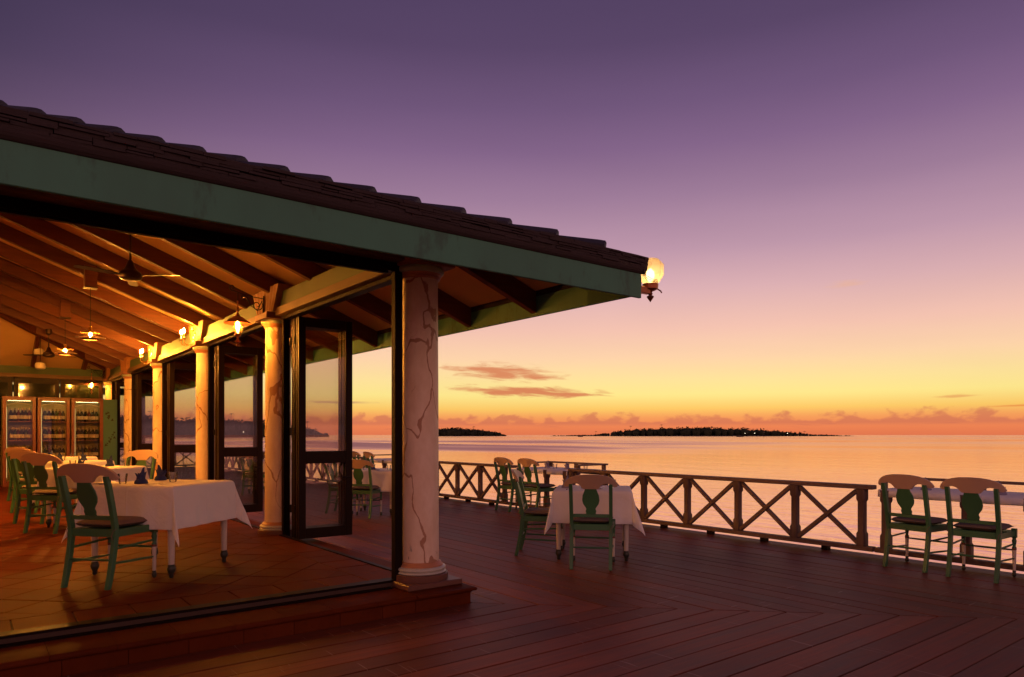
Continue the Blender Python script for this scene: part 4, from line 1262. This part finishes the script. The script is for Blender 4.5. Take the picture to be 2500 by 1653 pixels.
def cloth_mesh(seed, ov=0.35, h=0.427):
    rnd = random.Random(seed)
    ph = [rnd.uniform(0, 6.28) for _ in range(12)]
    N = 64
    Lx = h + ov
    def side_flare(t, k):   # t in -1..1 along the side
        return radians(1.8 + 0.8 * abs(t) ** 3 + 2.4 * sin(t * 5.5 + ph[k]) * (0.25 + abs(t)) + 1.4 * sin(t * 13 + 2 * ph[k]))
    def fn(u, v):
        s_, t_ = (2 * u - 1) * Lx, (2 * v - 1) * Lx
        a, b = max(0, abs(s_) - h), max(0, abs(t_) - h)
        sg, tg = (1 if s_ >= 0 else -1), (1 if t_ >= 0 else -1)
        cxs, cyt = max(-h, min(h, s_)), max(-h, min(h, t_))
        z = 0.757
        if a == 0 and b == 0:
            ed = max(abs(s_), abs(t_)) / h
            return (s_, t_, z - 0.004 * max(0, (ed - 0.94) / 0.06) ** 2)
        if a > 0 and b > 0:
            r = sqrt(a * a + b * b); phi = math.atan2(b, a)
            k = int(sg > 0) * 2 + int(tg > 0)
            f0 = side_flare(tg, 0 if sg > 0 else 1); f1 = side_flare(sg, 2 if tg > 0 else 3)
            w_ = phi / (pi / 2)
            beta = f0 * (1 - w_) + f1 * w_ + radians(14 + 4 * sin(ph[4 + k])) * (sin(phi * 2) ** 1.6 - 0.25 * sin(phi * 4) ** 2) * (0.6 + 0.4 * min(1, r / 0.3))
            sk = (0.30 if sin(ph[6 + k]) > 0 else -0.30) * sin(2 * phi)
            dr = phi + sk
            o_ = r * sin(beta)
            zz = z - 0.004 - r * cos(beta)
            return (cxs + sg * o_ * cos(dr), cyt + tg * o_ * sin(dr), zz)
        if a > 0:
            be = side_flare(t_ / h, 0 if sg > 0 else 1)
            return (cxs + sg * (a * sin(be) + 0.004), t_, z - 0.004 - a * cos(be))
        be = side_flare(s_ / h, 2 if tg > 0 else 3)
        return (s_, cyt + tg * (b * sin(be) + 0.004), z - 0.004 - b * cos(be))
    return MB().grid(fn, N, N).mesh('tablecloth', 'linen', 0 or 75)
def cloth(c, ang, z, seed, label):
    o = obj('tablecloth', cloth_mesh(seed), None, (c[0], c[1], z), (0, 0, radians(ang)))
    sm = o.modifiers.new('thick', 'SOLIDIFY'); sm.thickness = 0.002; sm.offset = 1
    sb = o.modifiers.new('smooth', 'SUBSURF'); sb.levels = 1; sb.render_levels = 1
    tag(o, label, 'tablecloth', 'white cloths on the tables')
T1, T2, T3, T4 = (-1.60, 1.757), (-1.63, 5.60), (-1.62, 8.35), (-1.55, 10.8)
D1, D2, D3 = (2.648, 0.655), (2.70, 6.04), (2.72, 11.5)
for c_, an, z_, sd, l1, l2 in (
    (T1, 41, FL, 3, 'white-legged square table at the front of the restaurant', 'white cloth draped over the front indoor table'),
    (T2, 44, FL, 5, 'square table behind the front indoor table', 'white cloth on the second indoor table'),
    (T3, 45, FL, 8, 'third square table along the indoor row', 'white cloth on the third indoor table'),
    (T4, 45, FL, 9, 'last square table near the wine cabinets', 'white cloth on the indoor table nearest the wine cabinets'),
    (D1, 44, 0, 12, 'square table in the middle of the deck', 'white cloth draped over the centre deck table'),
    (D2, 44, 0, 14, 'square deck table seen through the open bay', 'white cloth on the deck table seen through the open bay'),
    (D3, 44, 0, 16, 'square deck table outside the middle door leaf', 'white cloth on the deck table outside the middle door leaf')):
    table(c_, an, z_, l1)
    cloth(c_, an, z_, sd, l2)

# ------------------------------------------------------------------ tableware
def napkin_mesh(mat, seed):
    rnd = random.Random(seed)
    mb = MB()
    # upright folded napkin: tall pointed leaves opening round a base roll
    for i, (an, h_, wd, tilt) in enumerate(((0, .135, .050, .06), (60, .105, .046, .26), (-65, .10, .046, .26), (150, .095, .046, .34), (-150, .09, .046, .32), (100, .085, .04, .5))):
        a = radians(an + rnd.uniform(-12, 12)); h_ *= rnd.uniform(.9, 1.08)
        rg = []
        for k in range(6):
            s_ = k / 5
            hw = wd * (1 - s_) ** 0.8 * (0.8 + 0.8 * s_) + 0.001
            o_ = 0.012 + tilt * h_ * s_ * (0.4 + 0.6 * s_)
            row = []
            for e, off in ((-1, 0.004), (-0.5, -0.006), (0, -0.010), (0.5, -0.006), (1, 0.004)):
                lx, ly = o_ - off, e * hw
                row.append((lx * cos(a) - ly * sin(a), lx * sin(a) + ly * cos(a), 0.004 + h_ * s_ - 0.006 * abs(e)))
            back = [(x_ - 0.003 * cos(a), y_ - 0.003 * sin(a), z_) for x_, y_, z_ in reversed(row)]
            rg.append(row + back)
        mb.rings(rg)
    mb.lathe([(.052, 0), (.056, .006), (.050, .024), (.036, .040), (.02, .045)], 12)
    return mb.mesh('napkin', mat, 40)
NAPS = {('napkin_blue', k): napkin_mesh('napkin_blue', k) for k in range(2)}
NAPS.update({('napkin_lilac', k): napkin_mesh('napkin_lilac', k) for k in range(2)})
TUMB = MB().lathe([(.026, 0), (.029, .004), (.031, .02), (.040, .088), (.0385, .088), (.029, .022), (.026, .014), (.001, .013)], 20, cap=False)
TUMB.f.append(tuple(reversed(range(20))))
TUMB = TUMB.mesh('tumbler', 'tumbler_glass', 40)
PLATE = MB().lathe([(.04, 0), (.045, .003), (.082, .013), (.083, .015), (.046, .007), (.002, .006)], 24, cap=True).mesh('side_plate', 'china', 40)
KNIFE = MB().box(-.10, .0, -.007, .007, 0, .003).box(.0, .09, -.006, .005, 0, .002).mesh('knife', 'steel', 0)
def setting(c, ang, z, dst, mat, where_, items):
    a = radians(ang)
    for i, (kind, lx, ly, extra) in enumerate(items):
        p_ = (c[0] + lx * cos(a) - ly * sin(a), c[1] + lx * sin(a) + ly * cos(a), z)
        if kind == 'n':
            o = obj('napkin', NAPS[mat, i % 2], None, p_, (0, 0, random.uniform(0, 6)))
            tag(o, ('dark blue' if mat == 'napkin_blue' else 'lilac grey') + ' folded napkin ' + extra + ' ' + where_, 'napkin', 'folded napkins')
        elif kind == 't':
            o = obj('tumbler', TUMB, None, p_, (0, 0, random.uniform(0, 6)))
            tag(o, 'short clear tumbler ' + extra + ' ' + where_, 'glass', 'drinking glasses')
        elif kind == 'p':
            o = obj('side_plate', PLATE, None, p_)
            tag(o, 'small white plate ' + extra + ' ' + where_, 'plate', 'side plates')
        else:
            o = obj('knife', KNIFE, None, p_, (0, 0, a + random.uniform(-.2, .2)))
            tag(o, 'steel knife lying ' + extra + ' ' + where_, 'cutlery', 'cutlery')
ZT_ = 0.760
setting(T1, 41, FL + ZT_, 0, 'napkin_blue', 'on the front indoor table', [('n', -.19, .06, 'nearest the chair'), ('n', .26, .22, 'at the far side'), ('t', -.24, .20, 'left of the napkin'), ('t', .06, -.06, 'standing alone at the right'), ('p', -.30, .33, 'at the left end'), ('k', -.20, -.08, 'beside the napkin')])
setting(T2, 44, FL + ZT_, 0, 'napkin_blue', 'on the second indoor table', [('n', -.2, .05, 'near the chair'), ('n', .2, -.05, 'at the far side'), ('t', -.1, .25, 'at the left'), ('t', .22, -.28, 'at the right')])
setting(T3, 45, FL + ZT_, 0, 'napkin_blue', 'on the third indoor table', [('n', -.2, .05, 'near the chair'), ('n', .2, -.05, 'at the far side'), ('t', .05, .2, 'between the napkins')])
setting(T4, 45, FL + ZT_, 0, 'napkin_blue', 'on the last indoor table', [('n', -.2, .05, 'near the chair'), ('t', .05, -.2, 'at the right')])
setting(D1, 44, ZT_, 0, 'napkin_lilac', 'on the centre deck table', [('n', -.05, .30, 'opening at the left'), ('n', .24, -.05, 'behind the chair back'), ('t', -.12, .10, 'nearest the chair'), ('t', .10, -.22, 'at the right'), ('k', -.26, .28, 'at the left corner'), ('p', -.16, -.05, 'behind the chair')])
setting(D2, 44, ZT_, 0, 'napkin_blue', 'on the deck table in the open bay', [('n', -.2, .02, 'behind the chair'), ('t', -.22, .2, 'left of the napkin'), ('t', -.14, -.25, 'at the right'), ('p', -.25, -.05, 'before the napkin')])
setting(D3, 44, ZT_, 0, 'napkin_blue', 'on the table outside the middle door', [('n', -.2, .02, 'near the chair')])
ft = 0.752
setting((FX, -2.15), 0, ft, 0, 'napkin_lilac', 'on the right railing table', [('n', .30, .37, 'behind the left chair'), ('n', .22, -.36, 'behind the right chair'), ('t', .26, -.02, 'between the two napkins'), ('k', .14, .12, 'near the front edge')])
setting((FX, 4.41), 0, ft, 0, 'napkin_lilac', 'on the railing table behind the centre', [('n', .30, -.34, 'standing tall at the right'), ('n', .32, .22, 'behind the right chair'), ('t', .34, .02, 'between the napkins'), ('t', .55, -.55, 'at the right end'), ('p', .18, .0, 'near the front edge')])
setting((FX, 10.5), 0, ft, 0, 'napkin_blue', 'on the distant railing table', [('n', .35, -.45, 'at the right'), ('t', .35, -.75, 'at the right end')])

# ------------------------------------------------------------------ lamps
def scroll(c, r0, turns, start, sgn, plane, n=26):
    pts = []
    for i in range(n + 1):
        t = i / n
        a = start + sgn * turns * 2 * pi * t
        r = r0 * (1 - 0.8 * t)
        pts.append((c[0] + r * cos(a), c[1], c[2] + r * sin(a)))
    return pts
def lantern(y_, lab):
    """Wrought iron bracket lantern hung from the fluted block above a column (room side)."""
    r = empty('bracket_lantern', (-0.175, y_, 0))
    mb = MB()
    mb.tube([(0, 0, 2.815), (0, 0, 3.02)], 0.007, 6)
    mb.tube([(0, 0, 2.985), (-0.14, 0, 2.995), (-0.26, 0, 3.015), (-0.34, 0, 3.04)] + scroll((-0.36, 0, 3.075), 0.038, 1.2, -pi / 3, -1, 0), 0.006, 6)
    mb.tube(scroll((-0.075, 0, 2.90), 0.068, 1.3, pi * 0.15, -1, 0), 0.005, 6)
    mb.tube([(-0.02, 0, 2.955), (-0.075, 0, 2.835), (-0.15, 0, 2.89), (-0.20, 0, 2.985)] + scroll((-0.235, 0, 2.97), 0.032, 1.1, pi * 0.3, 1, 0), 0.005, 6)
    mb.tube([(-0.30, 0, 3.02), (-0.30, 0, 2.93)] , 0.005, 6)
    obj('bracket', mb.mesh('bracket', 'iron', 50), r)
    x0 = -0.30
    obj('hanger', MB().lathe([(.006, 2.93), (.012, 2.925), (.012, 2.905), (.007, 2.90), (.007, 2.86), (.013, 2.85), (.013, 2.80), (.008, 2.79), (.016, 2.775), (.024, 2.765), (.024, 2.745)], 10, (x0, 0, 0)).mesh('hanger', 'copper'), r)
    obj('lamp_shade', MB().lathe([(.024, 2.750), (.05, 2.742), (.152, 2.668), (.156, 2.662), (.149, 2.664), (.05, 2.735), (.022, 2.743)], 28, (x0, 0, 0), cap=False).mesh('lamp_shade', 'copper', 40), r)
    obj('chimney', MB().lathe([(.034, 2.70), (.040, 2.66), (.052, 2.62), (.050, 2.575), (.036, 2.545)], 20, (x0, 0, 0), cap=False).mesh('chimney', 'chimney_glass', 50), r)
    obj('light_bulb', MB().lathe([(.002, 2.685), (.014, 2.675), (.022, 2.645), (.020, 2.612), (.008, 2.59), (.002, 2.586)], 12, (x0, 0, 0)).mesh('light_bulb', 'bulb', 60), r)
    obj('burner', MB().lathe([(.036, 2.545), (.038, 2.53), (.030, 2.515), (.014, 2.50), (.012, 2.47), (.030, 2.462), (.036, 2.452), (.026, 2.44), (.010, 2.432), (.012, 2.41), (.002, 2.392)], 16, (x0, 0, 0)).mesh('burner', 'copper', 40), r)
    obj('wick_knob', MB().tube([(x0, 0, 2.45), (x0 - .0, -.055, 2.45)], .004, 6).lathe([(.010, -.004), (.010, .004)], 10, (x0, -.055, 2.45)).mesh('wick_knob', 'copper'), r)
    tag(r, lab, 'lantern', 'copper bracket lanterns')
lantern(BAY[1], 'lit copper bracket lantern hanging at the second column')
lantern(BAY[5] - 0.2, 'lit copper lantern above the right end of the wine cabinets')
def sconce(y_, lab):
    r = empty('wall_sconce', (-0.170, y_, 2.86))
    obj('back_plate', MB().lathe([(.002, -.01), (.045, -.006), (.05, 0), (.04, .008), (.02, .016), (.012, .03)], 16, M=Matrix.Rotation(-pi / 2, 4, 'Y') @ Matrix.Diagonal((2.3, 1, 1, 1))).mesh('back_plate', 'brass', 40), r)
    obj('finial', MB().lathe([(.004, .11), (.016, .12), (.020, .14), (.010, .155), (.014, .168), (.003, .19)], 12, (-0.03, 0, 0)).mesh('finial', 'brass', 40), r)
    for sd in (-1, 1):
        pts = [(-0.02, sd * .012, -.03)]
        for k in range(9):
            a = pi * k / 8
            pts.append((-0.105 + 0.07 * cos(a), sd * (.03 + .055 * k / 8), -.075 - .035 * sin(a)))
        pts.append((-0.175, sd * .085, -.03))
        arm = obj('arm', MB().tube(pts, .007, 8).mesh('arm', 'brass'), r)
        ex, ey = -0.175, sd * .085
        obj('drip_pan', MB().lathe([(.008, -.035), (.034, -.03), (.037, -.024), (.012, -.024), (.014, .0), (.010, .004)], 14, (ex, ey, 0)).mesh('drip_pan', 'brass', 40), arm)
        obj('candle_tube', MB().lathe([(.011, .002), (.011, .062)], 12, (ex, ey, 0)).mesh('candle_tube', 'frosted_white', 40), arm)
        obj('light_bulb', MB().lathe([(.007, .062), (.014, .075), (.016, .09), (.011, .115), (.002, .135)], 12, (ex, ey, 0)).mesh('light_bulb', 'candle_bulb', 60), arm)
    tag(r, lab, 'wall lamp', 'brass candle sconces')
sconce(BAY[2], 'lit brass two-candle sconce on the third column')
sconce(BAY[3], 'lit brass two-candle sconce on the fourth column')
def pendant(y_, zb, lab, x0=-1.60):
    r = empty('pendant_lamp', (x0, y_, 0))
    zt = zr(x0) - 0.02
    obj('ceiling_box', MB().box(-.075, .075, -.075, .075, zt - 0.13, zt + 0.17).mesh('ceiling_box', 'rafter_wood', 0), r, bevel=0.004)
    obj('box_plate', MB().box(-.085, .085, -.085, .085, zt - 0.145, zt - 0.13).mesh('box_plate', 'fan_bronze', 0), r)
    obj('cord', MB().tube([(0, 0, zt - 0.145), (0, 0, zb + 0.16)], .005, 6).mesh('cord', 'iron'), r)
    obj('socket', MB().lathe([(.012, zb + .165), (.022, zb + .16), (.022, zb + .11), (.03, zb + .10)], 14).mesh('socket', 'brass', 40), r)
    obj('upper_shade', MB().lathe([(.030, zb + .10), (.105, zb + .092), (.118, zb + .080), (.120, zb + .072), (.114, zb + .074), (.10, zb + .086), (.03, zb + .094)], 24, cap=False).mesh('upper_shade', 'brass', 40), r)
    obj('light_bulb', MB().lathe([(.003, zb + .078), (.014, zb + .072), (.020, zb + .052), (.016, zb + .032), (.003, zb + .024)], 14).mesh('light_bulb', 'pendant_bulb', 60), r)
    obj('lamp_shade', MB().lathe([(.095, zb + .036), (.11, zb + .032), (.185, zb + .012), (.19, zb + .006), (.183, zb + .008), (.11, zb + .027), (.095, zb + .031)], 32, cap=False).mesh('lamp_shade', 'fan_bronze', 40), r)
    obj('lower_shade', MB().lathe([(.115, zb - .006), (.105, zb - .020), (.085, zb - .026), (.084, zb - .022), (.102, zb - .016), (.112, zb - .004)], 28, cap=False).mesh('lower_shade', 'fan_bronze', 40), r)
    tag(r, lab, 'pendant lamp', 'tiered pendant lamps')
pendant(6.35, 2.72, 'lit tiered pendant lamp nearer the camera')
pendant(9.55, 2.80, 'lit tiered pendant lamp farther back beside a ceiling fan')
pendant(3.4, 2.75, 'added unseen pendant lamp lighting the room from under the ridge, front', -4.5)  # this and the next two: unseen pendants, added to light the room
pendant(7.0, 2.75, 'added unseen pendant lamp lighting the room from under the ridge, middle', -4.5)
pendant(10.6, 2.75, 'added unseen pendant lamp lighting the room from under the ridge, back', -4.5)
def fan(y_, zb, rot, lab):
    x0 = -1.60
    r = empty('ceiling_fan', (x0, y_, 0), rot)
    zt = zr(x0)
    obj('canopy', MB().lathe([(.012, zt - .10), (.05, zt - .085), (.06, zt - .03), (.06, zt + .02)], 18).mesh('canopy', 'fan_bronze', 40), r)
    obj('down_rod', MB().tube([(0, 0, zt - .09), (0, 0, zb + .16)], .011, 10).mesh('down_rod', 'fan_bronze'), r)
    obj('motor', MB().lathe([(.013, zb + .20), (.03, zb + .18), (.05, zb + .12), (.075, zb + .085), (.10, zb + .07), (.115, zb + .03), (.105, zb + .0), (.06, zb - .02), (.002, zb - .024)], 24).mesh('motor', 'fan_bronze', 40), r)
    for k in range(3):
        a = 2 * pi * k / 3
        M = Matrix.Rotation(a, 4, 'Z') @ Matrix.Translation((0, 0, zb + .03)) @ Matrix.Rotation(radians(7), 4, 'X')
        b = MB()
        rg = []
        for s_, wd in ((.10, .02), (.17, .024), (.20, .045), (.32, .05), (.46, .05), (.53, .042), (.55, .02)):
            rg.append([tuple(M @ Vector((s_, -wd, -.003))), tuple(M @ Vector((s_, wd, -.003))), tuple(M @ Vector((s_, wd, .003))), tuple(M @ Vector((s_, -wd, .003)))])
        b.rings(rg)
        obj('blade', b.mesh('blade', 'fan_bronze', 30), r)
    tag(r, lab, 'ceiling fan', 'bronze ceiling fans')
fan(3.30, 3.02, 1.35, 'dark ceiling fan close under the front rafters')
fan(12.7, 3.03, 0.35, 'dark ceiling fan far back before the end gable')
# two small frosted shades seen under the far fan
for k, (yy, zz, lab) in enumerate(((14.3, 3.26, 'small unlit frosted glass shade, the upper of two by the far fan'), (14.0, 2.92, 'small unlit frosted glass shade, the lower of two by the far fan'))):
    r = empty('glass_shade', (-1.66, yy, 0))
    obj('rod', MB().tube([(0, 0, zz + .08), (0, 0, zr(-1.66) + 0.05 - max(0, (1.66 - (BACK - yy)) * TAN))], .006, 6).mesh('rod', 'fan_bronze'), r)
    obj('shade', MB().lathe([(.02, zz + .09), (.09, zz + .07), (.11, zz + .01), (.10, zz - .05), (.07, zz - .07), (.002, zz - .072)], 20).mesh('shade', 'frosted_white', 40), r)
    tag(r, lab, 'lamp', 'frosted shades')
# corner lantern under the eave
r = empty('corner_lamp', (1.412, -1.258, 0))
obj('globe', MB().lathe([(.045, 2.585), (.070, 2.60), (.108, 2.660), (.108, 2.745), (.070, 2.785), (.02, 2.795)], 8, cap=False).mesh('globe', 'lamp_globe', 10), r)
obj('light_bulb', MB().lathe([(.003, 2.60), (.018, 2.61), (.034, 2.65), (.030, 2.69), (.003, 2.715)], 14).mesh('light_bulb', 'corner_bulb', 60), r)
obj('gallery', MB().lathe([(.030, 2.530), (.062, 2.545), (.066, 2.585), (.056, 2.588), (.045, 2.588)], 16).mesh('gallery', 'copper', 40), r)
obj('finial', MB().lathe([(.024, 2.535), (.014, 2.520), (.020, 2.505), (.012, 2.496), (.028, 2.488), (.030, 2.482), (.012, 2.455), (.001, 2.440)], 12).mesh('finial', 'copper', 40), r)
obj('bracket', MB().box(-.146, -.02, -.022, .022, 2.50, 2.555).box(-.148, -.136, -.030, .045, 2.48, 2.62).mesh('bracket', 'copper', 0), r, bevel=0.004)
obj('lever', MB().tube([(.05, -.03, 2.55), (.07, -.05, 2.53), (.075, -.055, 2.515)], .006, 6).mesh('lever', 'copper'), r)
for k in range(3):
    obj('wire', MB().tube([(-.12, -.05 + .012 * k, 2.64), (-.10, -.075 + .01 * k, 2.615 - .012 * k), (-.05, -.085, 2.60 - .008 * k), (0.0, -.075 + .01 * k, 2.61 - .01 * k), (.02, -.055, 2.575)], .0025, 5).mesh('wire', 'iron'), r)
tag(r, 'lit frosted corner lamp under the tip of the roof', 'lamp')

# ------------------------------------------------------------------ wine cabinets and bottles
def bottle_meshes(mat):
    b = MB().lathe([(.030, 0), (.036, .004), (.0375, .02), (.0375, .17), (.033, .195), (.018, .225), (.0145, .25), (.0145, .30)], 12).mesh('bottle', mat, 40)
    return b
BOT = [bottle_meshes(k) for k in ('bottle_dark', 'bottle_green', 'bottle_red')]
LAB = MB().lathe([(.0384, .055), (.0384, .135)], 12, cap=False).mesh('bottle_label', 'bottle_label', 60)
CAP = MB().lathe([(.0160, .255), (.0160, .302), (.002, .304)], 10).mesh('bottle_cap', 'bottle_cap', 40)
CY = 14.55
shelf_names = ['bottom', 'middle', 'top']
ORD = ['first', 'second', 'third', 'fourth', 'fifth', 'sixth']
for ci, (x0, x1, cn) in enumerate(((-2.335, -1.705, 'left'), (-1.675, -1.035, 'middle'), (-1.005, -0.345, 'right'))):
    r = empty('wine_cabinet', ((x0 + x1) / 2, CY, FL))
    w2 = (x1 - x0) / 2
    H_ = 2.02
    obj('carcass', MB().box(-w2, -w2 + .03, 0.035, .62, 0, H_).box(w2 - .03, w2 - .002, 0.035, .62, 0, H_).box(-w2 + .03, w2 - .03, .59, .62, 0, H_).box(-w2 + .03, w2 - .03, 0.035, .59, H_ - .03, H_).box(-w2 + .03, w2 - .03, 0.035, .59, 0, .10).mesh('carcass', 'cabinet_inside', 0), r)
    if ci == 2:
        obj('side_panel', MB().box(w2 + .002, w2 + .30, 0.0, .63, 0, H_ + .03).mesh('side_panel', 'cabinet_green', 0), r, bevel=0.004)
        # stencilled vine sprigs
        for zc, sg in ((1.62, 1), (1.08, -1)):
            dm = MB()
            rr_ = random.Random(int(zc * 10))
            for k in range(11):
                t_ = rr_.uniform(-.09, .09)
                xx = w2 + .15 + t_; zz = zc - sg * t_ * 1.1 + rr_.uniform(-.07, .07)
                sz = rr_.uniform(.010, .028); a0 = rr_.uniform(0, 6)
                pts = [(xx + sz * (1 + .45 * cos(3 * a)) * cos(a + a0), -.0015 - .0002 * k, zz + sz * (1 + .45 * cos(3 * a)) * sin(a + a0)) for a in [2 * pi * q_ / 12 for q_ in range(12)]]
                dm.add(pts, [tuple(range(12))])
            obj('vine_stencil', dm.mesh('vine_stencil', 'decal_black', 0), r)
    fr_ = MB()
    fr_.box(-w2, -w2 + .07, -.005, .035, 0, H_ + .02).box(w2 - .07, w2, -.005, .035, 0, H_ + .02).box(-w2 + .07, w2 - .07, -.004, .034, H_ - .05, H_ + .02).box(-w2 + .07, w2 - .07, -.004, .034, 0, .12)
    dr = obj('door', fr_.mesh('door', 'cabinet_red', 0), r, bevel=0.004)
    obj('pane', MB().box(-w2 + .07, w2 - .07, .012, .018, .12, H_ - .05).mesh('pane', 'cabinet_glass', 0), dr)
    arch = [(-w2 + .075, H_ - .16)] + [(-w2 + .075 + (2 * w2 - .15) * t / 12, H_ - .16 + .055 * sin(pi * t / 12)) for t in range(13)]
    obj('arch_moulding', MB().tube([(x_, .045, z_) for x_, z_ in arch[1:]], .010, 6).mesh('arch_moulding', 'bottle_label', 40), dr)
    obj('cornice', MB().box(-w2 - .01, w2 + .01, -.02, .63, H_ + .0201, H_ + .045).mesh('cornice', 'cabinet_red', 0), r, bevel=0.004)
    obj('light_tube', MB().tube([(-w2 + .080, .06, .2), (-w2 + .080, .06, H_ - .2)], .004, 8).mesh('light_tube', 'tube_dim'), r)
    obj('light_tube', MB().tube([(-w2 + .1, .07, H_ - .042), (w2 - .1, .07, H_ - .042)], .009, 8).mesh('light_tube', 'hidden_fill_tube'), r)  # hidden tube behind the top rail, added to brighten the cabinet interior
    for si, zs in enumerate((.62, 1.06, 1.50)):
        obj('shelf', MB().box(-w2 + .031, w2 - .031, .10, .585, zs - .018, zs).mesh('shelf', 'cabinet_red', 0), r)
        nb = 6
        for k in range(nb):
            bxp = (x0 + x1) / 2 - w2 + .17 + (2 * w2 - .28) * k / (nb - 1)
            for row in range(2):
                bt = obj('wine_bottle', BOT[(ci * 7 + si * 3 + k + row) % 3 if random.random() < .6 else 0], None, (bxp + random.uniform(-.008, .008), CY + .20 + .17 * row, FL + zs + (0.0 if row == 0 else 0.0)), (0, 0, random.uniform(0, 6)))
                obj('bottle_label', LAB, bt); obj('bottle_cap', CAP, bt)
                tag(bt, '%s bottle from the left, %s row, %s shelf of the %s wine cabinet' % (ORD[k], 'front' if row == 0 else 'rear', shelf_names[si], cn), 'wine bottle', 'bottles in the wine cabinets')
    tag(r, {'left': 'red-framed glass wine cabinet at the left end of the three', 'middle': 'red-framed glass wine cabinet in the middle of the three', 'right': 'red-framed wine cabinet with green stencilled side panel'}[cn], 'wine cabinet', 'wine cabinets along the back wall')
